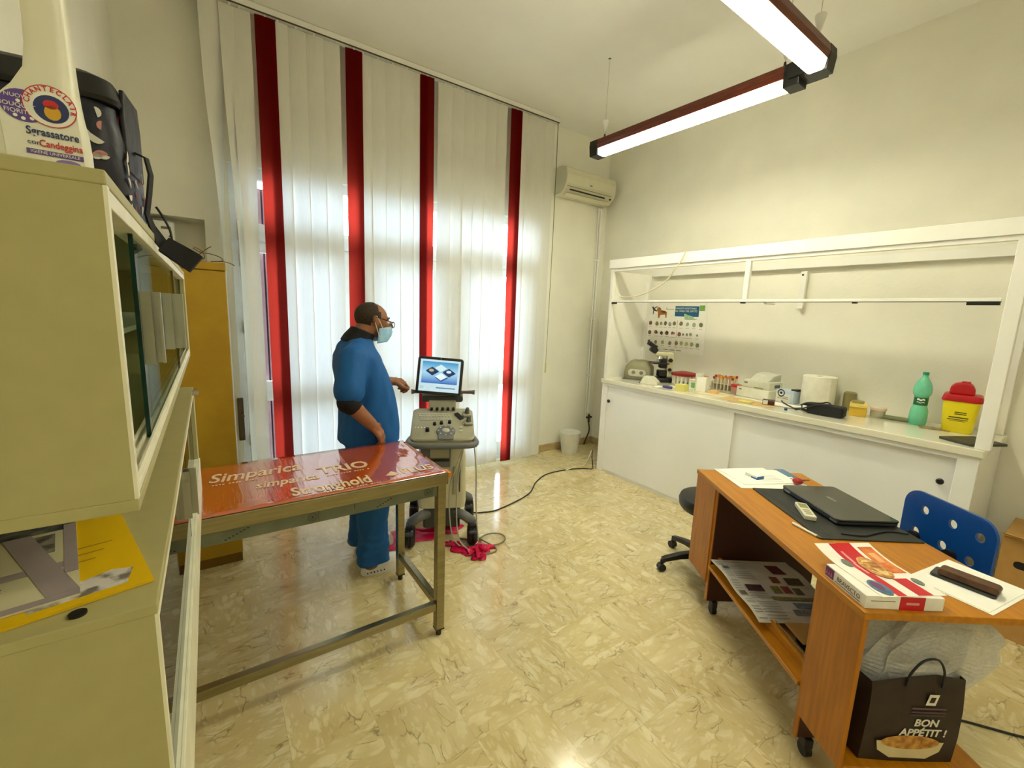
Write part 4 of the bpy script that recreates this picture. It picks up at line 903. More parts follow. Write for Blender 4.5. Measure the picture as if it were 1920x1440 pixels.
pk = MB().box(-.05, .05, -.003, .003, 0, .12, rot=(0,0,0)).build('pocket', SCRUB, top, bevel=.002); pk.location = (.095,-.150,.90); pk.rotation_euler = (0,0,.62)
# black turtleneck: collar and the sleeve end showing under the scrub sleeve
UB = M('undershirt_black', (10,10,12), .85, bump=.2)
u = MB(); sect(u, [(-.062,0,1.40,.085,.10),(-.050,0,1.445,.074,.080),(-.034,0,1.475,.069,.072),(-.018,0,1.505,.0655,.067)]); u.v = [Vector((p.x, p.y, p.z-.42*(p.x+.045))) for p in u.v]; fuse('undershirt_collar', u, .006, 3, UB, body)
ud = Vector(NEL)-Vector(NSH)
fuse('undershirt_sleeve', limb(MB(), [Vector(NSH)+ud*.6, NEL, Vector(NEL)+(Vector(NWR)-Vector(NEL))*.12], [.064,.063,.056]), .006, 3, UB, body)
fuse('undershirt_sleeve', limb(MB(), [(.0,.235,1.24), FEL, (.09,.245,1.149)], [.06,.058,.05]), .006, 3, UB, body)
# trousers
q = MB(); sect(q, [(.0,0,.80,.14,.18),(.0,0,.90,.145,.18),(.0,0,.98,.13,.17)])
limb(q, [(.0,-.095,.84),(-.005,-.11,.47),(-.012,-.112,.20)], [.118,.098,.088]); sect(q, [(-.005,-.112,.075,.098,.085),(-.008,-.112,.13,.096,.085),(-.010,-.112,.24,.088,.084)])
limb(q, [(.0,.095,.84),(.02,.125,.47),(.005,.148,.20)], [.118,.098,.088]); sect(q, [(.005,.148,.085,.092,.085),(.005,.148,.24,.088,.084)])
tro = fuse('trousers', q, .008, 5, M('scrub_trouser', (0,84,154), .7, var=.12, scale=7, bump=.4, bscale=13, stretch=(1,1,.4)), body)
wrinkle(tro, .011, (7,7,6), (12,12,30), lambda p: 1.5 if p.z < .28 else .7)
# clogs
for x, y, rz in ((.045,-.115,-.08), (.075,.155,.02)):
    s = MB(); s.rings([[Vector((p[0], p[1], z)) for p in [(cx+a*math.cos(t)*(1 if math.cos(t) > 0 else .95), w_*math.sin(t)*(1.0 if math.cos(t) > 0 else .85)) for t in (2*PI*k/24 for k in range(24))]] for cx, a, w_, z in ((0,.135,.046,.0),(0,.14,.05,.012),(0,.138,.05,.035),(.005,.128,.047,.06),(.03,.09,.040,.085),(.035,.05,.028,.096))])
    so = s.build('clog', M('clog_white', (232,230,222), .4), body, smooth=True); so.location = (x, y, 0); so.rotation_euler = (0, 0, rz)
    for k in range(6):
        for sd in (-1, 1): MB().cyl((-.10+.02*k, sd*.047, .030), (-.10+.02*k, sd*.0505, .030), .0045, n=8).build('vent_hole', BLACK, so)
# hair: short dark sides and back, thin on top
H = MB(); n_, m_ = 36, 22; VV = []; idx = {}; ctr = Vector((.030,0,1.577)); R_ = rotm((0,.18,0))
for i in range(m_+1):
    for k in range(n_):
        ph = -PI/2+PI*i/m_; pt = R_@Vector((.0985*math.cos(ph)*math.cos(2*PI*k/n_), .080*math.cos(ph)*math.sin(2*PI*k/n_), .0845*math.sin(ph))); VV.append(ctr+pt)
FF = []
for i in range(m_):
    for k in range(n_):
        f = (i*n_+k, i*n_+(k+1) % n_, (i+1)*n_+(k+1) % n_, (i+1)*n_+k); cen = sum((VV[a] for a in f), Vector())/4
        lim = .062 if cen.z < 1.60 else .062-(cen.z-1.60)*.35
        low = 1.528 if cen.x < .005 else (1.548 if cen.x < .03 else 1.578)
        if cen.x < lim and cen.z > low: FF.append(f)
hr = H.add(VV, FF).build('hair', M('hair_dark', (38,28,18), .8, second=(62,48,32), scale=120, bump=.5, bscale=200), body, smooth=True)
mod = hr.modifiers.new('s', 'SOLIDIFY'); mod.thickness = .004
# mask, glasses
mk = MB(); rows_ = []
for i in range(9):
    v = i/8; z = 1.522-.088*v; row = []
    for k in range(15):
        a = (k/14*2-1)*1.62; bulge = .024*math.sin(PI*min(1, v*.9+.12))*math.cos(a*.75)+(.002 if i % 2 else -.001)
        row.append(Vector((.056+.076*math.cos(a)+bulge*max(0,math.cos(a))-.012*v, .070*math.sin(a), z-.010*(1-math.cos(a)))))
    rows_.append(row)
MASK = M('mask_blue', (146,200,240), .75, second=(176,216,246), scale=30)
mo_ = mk.rings(rows_, False, False, closed=False).build('face_mask', MASK, body, smooth=True, fix=False)
mod = mo_.modifiers.new('s', 'SOLIDIFY'); mod.thickness = .003
for s in (-1, 1):
    MB().tube([(.075,s*.066,1.515),(.055,s*.078,1.555),(.036,s*.088,1.582)], .0018, 6).build('ear_loop', PAPER, mo_)
    MB().tube([(.062,s*.067,1.445),(.040,s*.082,1.50),(.026,s*.088,1.545)], .0018, 6).build('ear_loop', PAPER, mo_)
gl = MB(); 
for s in (-1, 1):
    gl.tube([(.028,s*.086,1.578),(.08,s*.080,1.563),(.140,s*.066,1.545)], .0030, 6)
    gl.tube([(.150,s*(.036+.026*math.cos(t)),1.532+.017*math.sin(t)) for t in (2*PI*k/16 for k in range(17))], .0022, 6)
gl.tube([(.152,-.012,1.536),(.155,0,1.539),(.152,.012,1.536)], .0022, 6)
gl.build('glasses', M('frame_dark', (36,22,22), .3), body, smooth=True)
for s in (-1, 1): MB().ell((.117,s*.033,1.545), (.012,.013,.011), 14, 8).build('eye', M('eye_white', (220,214,206), .3), body, smooth=True)
for s in (-1, 1): MB().ell((.127,s*.033,1.543), (.003,.006,.006), 10, 6).build('eye', M('eye_dark', (40,26,18), .2), body, smooth=True)
for s in (-1, 1): MB().tube([(.122,s*.014,1.567),(.128,s*.032,1.572),(.112,s*.052,1.566)], .004, 6).build('eyebrow', M('hair_dark'), body, smooth=True)
# ================================================================ glass-fronted cabinets on the left wall
CAB = M('cabinet_cream', (174,166,112), .5, var=.03, scale=30); CABI = M('cabinet_inner', (232,230,200), .5, var=.02)
EDGE = M('edge_strip', (232,228,200), .4); PANE = clear('cabinet_glass', (238,246,240), const=.30); PANE2 = clear('cabinet_glass_polished', (214,232,218), 1.5); GEDGE = M('glass_edge', (14,52,44), .15)
def vitrine(name, y0, y1, z0, z1, xf, label, panes, handles, brail):
    t = thing(name, (0, 0, 0), 0, label, 'cabinet'); xb = -.398; b = .0125
    MB().box(xb, xf, y0, y1, z1-b, z1).build('top_panel', CAB, t, bevel=.0015); MB().box(xb, xf, y0, y1, z0, z0+b).build('bottom_panel', CAB, t, bevel=.0015)
    MB().box(xb, xf-.003, y0+.001, y0+.012, z0+b, z1-b).build('side_panel', CAB, t); MB().box(xb, xf-.003, y1-.012, y1-.001, z0+b, z1-b).build('side_panel', CAB, t)
    MB().box(xf-.003, xf, y0+.001, y0+.012, z0+b, z1-b).build('edge_strip', EDGE, t); MB().box(xf-.003, xf, y1-.012, y1-.001, z0+b, z1-b).build('edge_strip', EDGE, t)
    MB().box(xb, xb+.006, y0+.012, y1-.012, z0+b, z1-b).build('back_panel', CABI, t)
    MB().box(xb+.006, xf-.04, y0+.013, y1-.013, (z0+z1)/2-.004, (z0+z1)/2+.004).build('inner_shelf', CABI, t)
    MB().box(xf-.026, xf-.001, y0+.012, y1-.012, z0+b, z0+b+.008).build('track', EDGE, t, bevel=.001)
    for dx in (.004, .0125, .021): MB().box(xf-dx-.0012, xf-dx+.0012, y0+.012, y1-.012, z0+b+.008, z0+b+.016).build('track_lip', EDGE, t)
    MB().box(xf-.026, xf-.001, y0+.012, y1-.012, z1-b-.016, z1-b).build('track', EDGE, t, bevel=.001)
    if brail: MB().box(xf-.030, xf-.002, y0+.012, y1-.012, z0+b+.016, z0+brail).build('rail_ledge', EDGE, t)
    if brail: MB().box(xf-.002, xf+.003, y0+.03, y1, z0, z0+brail).build('lower_rail', EDGE, t, bevel=.001)
    for (a, c, dx), hs in zip(panes, handles):
        pz0 = z0+b+.010 if not brail else z0+brail+.0005
        g = MB().box(xf-dx-.002, xf-dx+.002, a+.003, c-.003, pz0, z1-b-.010).build('glass_door', PANE2 if brail else PANE, t)
        MB().box(xf-dx-.0024, xf-dx+.0024, a, a+.003, pz0, z1-b-.010).build('polished_edge', GEDGE, g); MB().box(xf-dx-.0024, xf-dx+.0024, c-.003, c, pz0, z1-b-.010).build('polished_edge', GEDGE, g)
        for y, hz0, hz1, o in hs:
            h = MB(); x0 = xf-dx+.002
            h.box(x0, x0+.002, y-.012, y+.016, hz0, hz1); h.box(x0, x0+o, y+.014, y+.017, hz0, hz1); h.box(x0, x0+o*.55, y-.013, y-.010, hz0, hz1); h.box(x0+o-.003, x0+o, y+.004, y+.017, hz0, hz1)
            h.build('handle', ALU, g)
    return t
vitrine('wall_cabinet', .53, 2.06, 1.417, 1.73, -.066, 'upper cream wall cabinet with sliding glass doors under the spray bottle', [(.735, 1.50, .0085), (.862, 2.045, .017)], [[(.765,1.535,1.632,.020)], [(1.12,1.525,1.636,.040)]], 0)
vitrine('base_cabinet', .562, 2.06, .880, 1.297, -.064, 'lower cream glass-door cabinet with brochures on its top', [(.60, 1.35, .0085), (1.30, 2.045, .017)], [[(1.18,1.135,1.245,.026)], []], .13)
tag(MB().cyl((-.063,1.86,1.325),(-.045,1.86,1.325), .010, n=14).build('cabinet_lock', ALU, smooth=True), 'small metal lock pin on the top front edge of the lower cabinet', 'lock')
bpy.data.objects['cabinet_lock'].location.z = -.0175

# spray bottle
t = thing('spray_bottle', (-.1135, .578, 1.7305), math.radians(2), 'white spray cleaner bottle with a purple and red label on the upper cabinet', 'bottle')
BW = M('bottle_white', (226,222,198), .4, var=.02)
secs = [(-.0325,.0325,.0),(-.034,.0335,.004),(-.0335,.0335,.02),(-.030,.0325,.036),(-.023,.0305,.050),(-.012,.0292,.064),(-.004,.0285,.080),(-.0015,.028,.10),(-.001,.0275,.125),(-.001,.027,.150),(.002,.024,.162),(.004,.022,.170)]
def bx_at(z):
    for (a0,b0,z0),(a1,b1,z1) in zip(secs, secs[1:]):
        if z0 <= z <= z1: k = (z-z0)/(z1-z0); return a0+(a1-a0)*k, b0+(b1-b0)*k
    return secs[-1][:2]
MB().rings([[Vector((x, y, z)) for x, y in [((a+b)/2+(b-a)/2*math.copysign(abs(math.cos(q))**.6, math.cos(q)), min(.022,(b-a)*.5)*math.copysign(abs(math.sin(q))**.6, math.sin(q))) for q in (2*PI*k/32 for k in range(32))]] for a, b, z in secs]).build('body', BW, t, smooth=True)
MB().cyl((.013,0,.168), (.013,0,.186), .0125, n=20).build('collar', M('collar_red', (186,30,40), .4), t, smooth=True)
MB().prism([(-.02,.186),(.028,.186),(.032,.205),(.022,.214),(-.045,.214),(-.045,.200),(-.022,.196)], -.009, .009, 'y').build('sprayer_head', BW, t, bevel=.003)
MB().prism([(-.022,.196),(-.014,.194),(-.02,.172),(-.030,.160),(-.034,.163),(-.027,.176)], -.006, .006, 'y').build('trigger', M('collar_red'), t, bevel=.002)
FY = -.0225
PUR = M('label_purple', (96,70,150), .45); LRED = M('label_red', (200,36,44), .45); LNAVY = M('label_navy', (40,52,104), .45); LW = M('label_white', (238,236,224), .45)
lbp = MB().add([(-.016,FY+.0004,.003),(.0305,FY+.0004,.003),(.0285,FY+.0004,.048),(.014,FY+.0004,.066),(-.008,FY+.0004,.055),(-.018,FY+.0004,.045)], [(0,1,2,3,4,5)]).build('label', M('label_cream', (234,230,212), .45), t)
MB().disc((-.0030,FY,.0450), .0140, 24, (1,0,0), (0,0,1), .0125).build('flower_badge', PUR, lbp)
MB().disc((.0125,FY-.0002,.0485), .0160, 30, (1,0,0), (0,0,1)).build('round_badge', LW, lbp)
MB().rings([[Vector((.0125+r*math.cos(2*PI*k/28), FY-.0004, .0485+r*math.sin(2*PI*k/28))) for k in range(28)] for r in (.0158,.0165)], False, False).build('round_badge', LRED, lbp, fix=False)
MB().disc((.0132,FY-.0004,.0465), .0108, 24, (1,0,0), (0,0,1)).build('round_badge', LNAVY, lbp)
MB().disc((.0132,FY-.0006,.0500), .0048, 12, (1,0,0), (0,0,1), .0036).build('emblem', LRED, lbp); MB().disc((.0138,FY-.0006,.0438), .0052, 12, (1,0,0), (0,0,1), .006).build('emblem', M('label_gold', (214,164,40), .45), lbp)
def arc(s, r, a0, a1, cx, cz, sz):
    for i, ch in enumerate(s):
        a = a0+(a1-a0)*i/(len(s)-1); text('brand_lettering', ch, sz, (cx+r*math.cos(a), FY-.0006, cz+r*math.sin(a)), (math.sin(a),0,-math.cos(a)), (math.cos(a),0,math.sin(a)), LRED, lbp, ext=.0001, bold=.0001)
arc('CHANTECLAIR', .0137, math.radians(172), math.radians(-8), .0128, .0482, .0050)
X_, Z_ = (1,0,0), (0,0,1)
text('lettering', 'NUOVO', .0042, (-.0060,FY-.0004,.0515), X_, Z_, LW, lbp, ext=.0001); text('lettering', 'BOUQUET', .0046, (-.0070,FY-.0004,.0445), X_, Z_, LW, lbp, ext=.0001); text('lettering', 'FIORITO', .0046, (-.0060,FY-.0004,.0398), X_, Z_, LW, lbp, ext=.0001)
for x, z in ((-.0085,.0365),(-.0040,.0350),(.0010,.0360),(-.0060,.0480)): MB().disc((x,FY-.0004,z), .0014, 8, X_, Z_).build('flower', LW, lbp)
text('lettering', 'Sgrassatore', .0086, (.0125,FY-.0004,.0265), X_, Z_, LNAVY, lbp, ext=.0001, xs=.80, bold=.00015)
text('lettering', 'con', .0055, (.0005,FY-.0004,.0178), X_, Z_, LNAVY, lbp, ext=.0001); text('lettering', 'Candeggina', .0078, (.0168,FY-.0004,.0178), X_, Z_, LRED, lbp, ext=.0001, xs=.74, bold=.0001)
MB().add([(-.0045,FY-.0002,.0085),(.030,FY-.0002,.0085),(.030,FY-.0002,.0125),(-.0045,FY-.0002,.0125)], [(0,1,2,3)]).build('label_band', PUR, lbp)
text('lettering', 'IGIENE UNIVERSALE', .0034, (.0128,FY-.0005,.0105), X_, Z_, LW, lbp, ext=.0001)
MB().disc((.020,FY,.0045), .008, 12, X_, Z_, .0030).build('flower_badge', M('label_lilac', (140,116,180), .45), lbp)

# insulated lunch bag with a hanging strap
NAVY = M('navy_nylon', (14,16,34), .45, var=.2, bump=.3, bscale=24)
t = thing('lunch_bag', (-.185, .965, 1.7305), math.radians(-6), 'navy printed insulated lunch bag on the upper cabinet behind the spray bottle', 'bag')
MB().rings([[Vector((x, y, z)) for x, y in rrect(-a, a, -b, b, .03)] for a, b, z in ((.098,.070,0),(.104,.076,.012),(.102,.075,.12),(.094,.070,.178),(.085,.060,.196))]).build('body', NAVY, t, smooth=True)
MB().rings([[Vector((x, y, z)) for x, y in rrect(-a, a, -b, b, .025)] for a, b, z in ((.100,.074,.166),(.103,.077,.172),(.095,.070,.198),(.080,.058,.206))]).build('lid', M('black_nylon', (10,10,16), .5, bump=.3, bscale=30), t, smooth=True)
fp = MB().prism([(-.055,.165),(-.045,.205),(.045,.205),(.055,.165),(.05,.085),(-.05,.085)], .0, .006, 'x').build('front_flap', M('black_nylon'), t, bevel=.002); fp.location = (.099, 0, 0); fp.rotation_euler = (0, 0, 0); fp.scale = (1, .85, .96)
random.seed(21)
cols = [(206,140,140),(216,204,186),(226,222,214),(150,40,50)]
for k in range(54):
    c = cols[k % 4]; mt = M('bag_print_%d' % (k % 4), c, .6); a = random.uniform(0, 6.3); r = random.uniform(.006,.010)
    if k % 2: y, z = random.uniform(-.055,.055), random.uniform(.015,.16); cen = (.1050-.012*max(0, (z-.1)/.08), y, z); uu, vv = Vector((0,math.cos(a),math.sin(a))), Vector((0,-math.sin(a),math.cos(a)))
    else: x, z = random.uniform(-.09,.085), random.uniform(.05,.16); cen = (x, -.0775+.006*max(0, (z-.1)/.08), z); uu, vv = Vector((math.cos(a),0,math.sin(a))), Vector((-math.sin(a),0,math.cos(a)))
    cen = Vector(cen); MB().add([cen+uu*r*math.cos(PI*i/7)+vv*r*.9*math.sin(PI*i/7) for i in range(8)], [tuple(range(8))]).build('printed_motif', mt, t)
def ribbon(pts, w, th):
    R = []
    for i, (p, s) in enumerate(pts):
        p, s = Vector(p), Vector(s).normalized(); d = (Vector(pts[min(i+1,len(pts)-1)][0])-Vector(pts[max(i-1,0)][0])).normalized(); nrm = d.cross(s).normalized(); ww = w[i]
        R.append([p-s*ww-nrm*th, p+s*ww-nrm*th, p+s*ww+nrm*th, p-s*ww+nrm*th])
    return MB().rings(R)
sd = (.15,1,.1)
ribbon([((.104,.0,.12),sd),((.118,.0,.115),sd),((.122,.0,.09),sd),((.118,.0,.06),sd),((.112,.005,.03),sd),((.116,.01,.012),(.3,1,.2)),((.126,.012,-.012),(.5,.8,.3)),((.136,.012,-.024),(.6,.7,.4))], [.006,.0075,.008,.008,.008,.008,.011,.012], .0015).build('strap', BLACKM, t)
ribbon([((.130,.008,-.016),(.5,.4,.8)),((.148,.006,-.028),(.5,.4,.8)),((.166,.002,-.040),(.55,.3,.8)),((.174,.0,-.046),(.55,.3,.8))], [.014,.016,.017,.017], .0035).build('strap_pad', BLACKM, t)
MB().tube(spline([(.122,.02,.045),(.130,.02,.03),(.138,.02,.01),(.141,.015,-.01)]), .002, 6).build('side_cord', BLACK, t)

# brochures on the lower cabinet
def loc2(o, p, rz, z): o.location = (p[0], p[1], z); o.rotation_euler = (0, 0, rz); return o
fo = thing('yellow_brochure', (-.070, .612, 1.2975), math.radians(14), 'bright yellow brochure on the lower cabinet top, under the grey leaflet', 'brochure')
MB().box(-.215, 0, 0, .30, 0, .0035).build('cover', M('brochure_yellow', (228,186,10), .35, var=.03), fo)
MB().prism([(-.10,.012),(-.022,.012),(-.012,.045),(-.03,.055),(-.07,.045),(-.10,.028)], .0036, .0038).build('photo_print', M('photo_grey', (120,112,104), .4, second=(214,208,200), scale=50, lo=.4, hi=.55), fo)
MB().box(-.082, -.062, .075, .092, .0036, .0038).build('photo_print', M('print_sky', (60,150,190), .5), fo); MB().box(-.09, -.068, .045, .072, .0036, .0038).build('photo_print', M('print_orange', (206,104,20), .5), fo)
for k in range(3): MB().box(-.09, -.04+.01*k, .10+.02*k, .1025+.02*k, .0036, .0038).build('text_line', M('print_olive', (170,130,20), .6), fo)
lf = thing('grey_leaflet', (-.132, .614, 1.3015), math.radians(11), 'lilac grey leaflet with dog photographs lying on the yellow brochure', 'leaflet')
MB().box(-.21, 0, 0, .30, 0, .002).build('sheet', M('leaflet_cream', (214,208,170), .4, var=.03), lf)
LIL = M('leaflet_lilac', (160,148,148), .45)
MB().box(-.21, 0, .0, .012, .002, .0023).build('printed_band', LIL, lf); MB().box(-.21, 0, .078, .094, .002, .0023).build('printed_band', LIL, lf)
MB().prism([(-.026,.012),(.0,.012),(-.042,.20),(-.068,.20)], .0023, .0026).build('printed_band', LIL, lf); MB().prism([(-.012,.06),(.0,.06),(.0,.215),(-.012,.215)], .0023, .0026).build('printed_band', LIL, lf)
PH = M('leaflet_photo', (54,50,46), .4, second=(150,146,130), scale=60)
MB().box(-.15, -.078, .135, .195, .0022, .0025).build('photo_print', PH, lf); MB().box(-.21, 0, .20, .235, .0022, .0024).build('photo_print', M('leaflet_blue', (30,34,66), .4, second=(120,124,110), scale=40), lf); MB().box(-.05, -.02, .13, .19, .0022, .0024).build('photo_print', PH, lf)
for k in range(6): MB().box(-.20+.003*k, -.06, .022+.0075*k, .0238+.0075*k, .0022, .0025).build('text_line', M('ink_grey', (110,104,84), .6), lf)
for k in range(3): MB().box(-.20, -.10, .105+.008*k, .1066+.008*k, .0022, .0025).build('text_line', M('ink_grey'), lf)
MB().cyl((-.129,.5815,1.297), (-.129,.5815,1.2995), .0075, n=16).build('screw_cover', BLACK)
tag(bpy.data.objects['screw_cover'], 'small dark round screw cap on the lower cabinet top', 'screw cap')

# ================================================================ desk with casters (local x along its length, y towards the room)
WD = M('desk_wood', (188,122,4), .38, second=(170,106,2), scale=7, stretch=(.6,8,8), bump=.03)
WDV = M('desk_wood_upright', (182,112,4), .42, second=(160,94,2), scale=7, stretch=(8,8,.6), bump=.03)
D = thing('desk', (1.608, .358, 0), math.radians(54.7), 'orange brown wooden desk on casters in the right foreground', 'desk')
def db(n, u0, u1, v0, v1, z0, z1, m=WD, p=D, bv=.002): return MB().box(u0, u1, -v1, -v0, z0, z1).build(n, m, p, bevel=bv)
db('top', 0, 1.262, 0, .615, .733, .757)
for u in (.205, 1.0):
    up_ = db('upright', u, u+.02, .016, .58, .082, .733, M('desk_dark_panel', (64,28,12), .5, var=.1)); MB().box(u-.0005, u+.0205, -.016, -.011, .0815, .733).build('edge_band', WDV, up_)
    for v in (.06, .53):
        cs = MB().cyl((u+.01,-v-.012,.026), (u+.01,-v+.012,.026), .026, n=18).build('caster', WH, D, smooth=True)
        MB().box(u-.012, u+.032, -v-.016, -v+.016, .04, .082).build('fork', WH, cs, bevel=.006)
db('face_panel', .004, .205, .004, .022, .185, .733, WDV); db('face_panel', 1.02, 1.256, .004, .022, .185, .733, WDV)
db('base_shelf', .0, .205, .022, .49, .183, .201); db('base_shelf', 1.02, 1.256, .022, .49, .183, .201)
db('middle_shelf', .225, 1.0, .0, .36, .285, .303)
db('shelf_lip', .225, 1.0, .052, .068, .303, .345)

# on the desktop
ZD = .7575
def desk_thing(n, u, v, z, rz, label, cat):
    w_ = D.matrix_basis@Vector((u, -v, 0)); return thing(n, (w_.x, w_.y, z), math.radians(54.7)+rz, label, cat)
bpy.context.view_layer.update()
t = desk_thing('paper_stack', 1.15, .31, ZD, .05, 'white papers spread at the far end of the desk', 'papers')
MB().box(-.16, .13, -.20, .20, 0, .003).build('sheet', PAPER, t); MB().box(-.10, .14, -.13, .17, .0032, .006, rot=(0,0,.12)).build('sheet', PAPER, t)
MB().box(.02, .15, -.235, -.18, .0, .0035).build('blue_cover', M('cover_blue', (84,120,150), .5), t)
for k in range(5): MB().box(-.06+.022*k, -.055+.022*k, -.10, .02, .0061, .0063).build('text_line', M('ink_light', (190,188,176), .7), t)
t = desk_thing('medicine_box', 1.145, .275, ZD+.0065, .35, 'tiny blue and white medicine box on the papers', 'box')
MB().box(-.04, .04, -.025, .025, 0, .018).build('carton', PAPER, t, bevel=.001); MB().box(-.0405, -.0398, -.0252, .0252, .0, .0182).build('blue_panel', M('blue_print', (40,96,170), .5), t); MB().box(-.0402, .0, -.0254, .0254, .0, .009).build('blue_panel', M('blue_print'), t)
t = desk_thing('key_bunch', 1.085, .49, ZD+.0065, .2, 'bunch of keys with a red fob on the papers', 'keys')
MB().ell((-.02,.03,.018), (.026,.026,.018), 16, 10).build('fob', M('fob_red', (158,22,28), .4), t, smooth=True)
random.seed(8)
for k in range(5):
    a = .4+.5*k; kx, ky = .012*math.cos(a), -.015+.01*math.sin(a)
    MB().box(0, .045, -.004, .004, .004+.003*k, .006+.003*k, rot=(0,0,-a+.8), c=(0,0,0)).build('key', M('key_metal', (150,140,118), .35, .8) if k % 2 else M('key_dark', (46,36,34), .5), t).location = (kx, ky, 0)
MB().tube([(.018*math.cos(q), -.012+.018*math.sin(q), .014) for q in (2*PI*k/16 for k in range(17))], .0018, 6).build('ring', ALU, t)
MB().box(.015, .05, -.03, -.012, .0, .012).build('tag', M('tag_pink', (196,140,128), .5), t, bevel=.003)
t = desk_thing('desk_mat', .72, .393, ZD, 0, 'black leather desk mat under the laptop', 'desk mat')
MB().prism(rrect(-.265,.265,-.215,.215,.008), 0, .005).build('pad', M('mat_black', (26,28,26), .5, bump=.1, bscale=200), t, bevel=.001)
for y in (.175, .160): MB().box(-.23, .23, y-.002, y+.002, .005, .0062).build('stitched_band', M('mat_line', (58,60,54), .5), t)
MB().tube(spline([(-.22,.10,.008),(-.235,.02,.009),(-.21,-.05,.009),(-.185,-.13,.009),(-.20,-.20,.009)]), .003, 6).build('laptop_cord', BLACK, t, smooth=True)
t = desk_thing('laptop', .775, .465, ZD+.0055, .02, 'closed black laptop lying on the desk mat', 'laptop')
MB().prism(rrect(-.198,.198,-.138,.138,.018), .004, .017).build('base', M('laptop_base', (40,40,40), .35), t, bevel=.003)
lid = MB().prism(rrect(-.20,.20,-.14,.14,.02), .018, .028).build('lid', M('laptop_lid', (24,24,22), .16, var=.08, coat=.4), t, bevel=.004)
text('logo', 'ASUS', .026, (.03,.0,.0283), (-1,0,0), (0,-1,0), M('laptop_logo', (180,178,166), .4), lid, ext=.0002)
for u in (-.17, .15): MB().box(u-.02, u+.02, .132, .1395, .008, .018).build('hinge_trim', ALU, t)
for u in (-.16, .16):
    for v in (-.11, .11): MB().cyl((u,v,0), (u,v,.0045), .008, n=10).build('foot', BLACK, t)
t = desk_thing('remote_control', .69, .265, ZD+.0062, -.32, 'white remote control with a small display on the desk mat', 'remote control')
MB().prism(rrect(-.08,.08,-.024,.024,.006), 0, .02).build('body', M('remote_white', (214,212,186), .4), t, bevel=.003)
MB().box(.015, .065, -.017, .017, .0195, .0206).build('display', M('remote_lcd', (130,128,70), .3), t)
for k in range(3): MB().box(-.06+.022*k, -.047+.022*k, -.013, .013, .0195, .0212).build('button', M('remote_btn', (170,166,130), .5), t)
t = desk_thing('pen', .525, .158, ZD+.0055, .28, 'white ballpoint pen lying beside the desk mat', 'pen')
MB().cyl((-.055,0,0), (.06,0,0), .0052, .005, 12).build('barrel', PAPER, t, smooth=True); MB().cyl((-.055,0,0), (-.072,0,0), .0048, .0012, 12).build('tip', M('pen_tip', (120,112,110), .4), t, smooth=True); MB().box(.02, .06, -.0015, .0015, .005, .0075).build('clip', PAPER, t)

RC = M('carton_red', (200,14,36), .4)
t = desk_thing('medicine_carton', .108, .135, ZD, 0, 'white and red flea medicine carton at the near corner of the desk', 'box')
MB().box(-.088, .088, -.122, .122, 0, .044).build('carton', M('carton_white', (238,234,222), .4), t, bevel=.0015)
# near end face (-x) and room side (+y)
MB().box(-.0888, -.088, -.062, .015, .0, .0445).build('red_band', RC, t); MB().box(-.0892, -.0886, -.045, -.005, .018, .026).build('band_print', M('band_text', (226,150,150), .5), t); MB().box(-.0887, -.088, .03, .105, .026, .028).build('printed_line', M('ink_grey'), t)
MB().box(.048, .086, .122, .1228, .006, .040).build('purple_square', M('box_purple', (116,36,96), .45), t)
for k in range(3): MB().add([(.054+.011*k,.1231,.012),(.062+.011*k,.1231,.012),(.058+.011*k,.1231,.030)], [(0,1,2)]).build('purple_mark', M('mark_pink', (190,120,170), .5), t)
text('brand', 'BRAVECTO', .0215, (-.018,.1232,.022), (-1,0,0), (0,0,1), M('brand_brown', (92,60,52), .5), t, ext=.0002, xs=.92)
MB().box(-.07, .04, .1228, .1231, .008, .010).build('printed_line', M('ink_grey'), t)
lt = desk_thing('leaflet_pad', .155, .165, ZD+.0445, .10, 'red and white leaflets with a pie picture fanned on the medicine carton', 'leaflets')
def curved(x0, x1, y0, y1, z, m, nm, lift=.022, n=12):
    R = [[Vector((x0+(x1-x0)*i/n, y, z+lift*max(0, ((x0+(x1-x0)*i/n)-.02)/.13)**2)) for y in (y0, y1)] for i in range(n+1)]
    o = MB().rings(R, False, False, closed=False).build(nm, m, lt, fix=False); s = o.modifiers.new('s', 'SOLIDIFY'); s.thickness = .0006; s.offset = 1; return o
curved(-.13, .15, -.10, .12, .001, M('leaflet_white', (240,236,224), .3, var=.02), 'sheet')
curved(-.128, .148, .035, .065, .0018, RC, 'red_band'); curved(.03, .15, -.02, .035, .0018, RC, 'red_band'); curved(-.128, -.04, -.055, -.005, .0018, RC, 'red_band')
curved(-.01, .13, -.09, -.035, .0020, M('leaflet_orange', (206,84,30), .4, second=(224,140,70), scale=30), 'picture')
curved(.05, .10, -.075, -.05, .0026, M('leaflet_peach', (232,170,120), .4), 'picture')
def ldisc(x, y, rx, ry, z, m, nm, dz=.0): return MB().add([(x+rx*math.cos(2*PI*k/22), y+ry*math.sin(2*PI*k/22), z+dz+.022*max(0, ((x+rx*math.cos(2*PI*k/22))-.02)/.13)**2) for k in range(22)], [tuple(range(22))]).build(nm, m, lt)
ldisc(.02, .0, .062, .040, .0034, M('pie_crust', (222,170,96), .5, second=(150,84,30), scale=60), 'picture'); ldisc(.02, .0, .045, .028, .0040, M('pie_fill', (240,216,150), .5, second=(196,130,60), scale=80), 'picture')
ldisc(-.085, .085, .040, .026, .0030, M('eye_blue', (96,150,176), .4, second=(60,90,120), scale=40), 'picture'); ldisc(-.078, .088, .024, .016, .0036, M('eye_purple', (110,60,110), .4), 'picture')
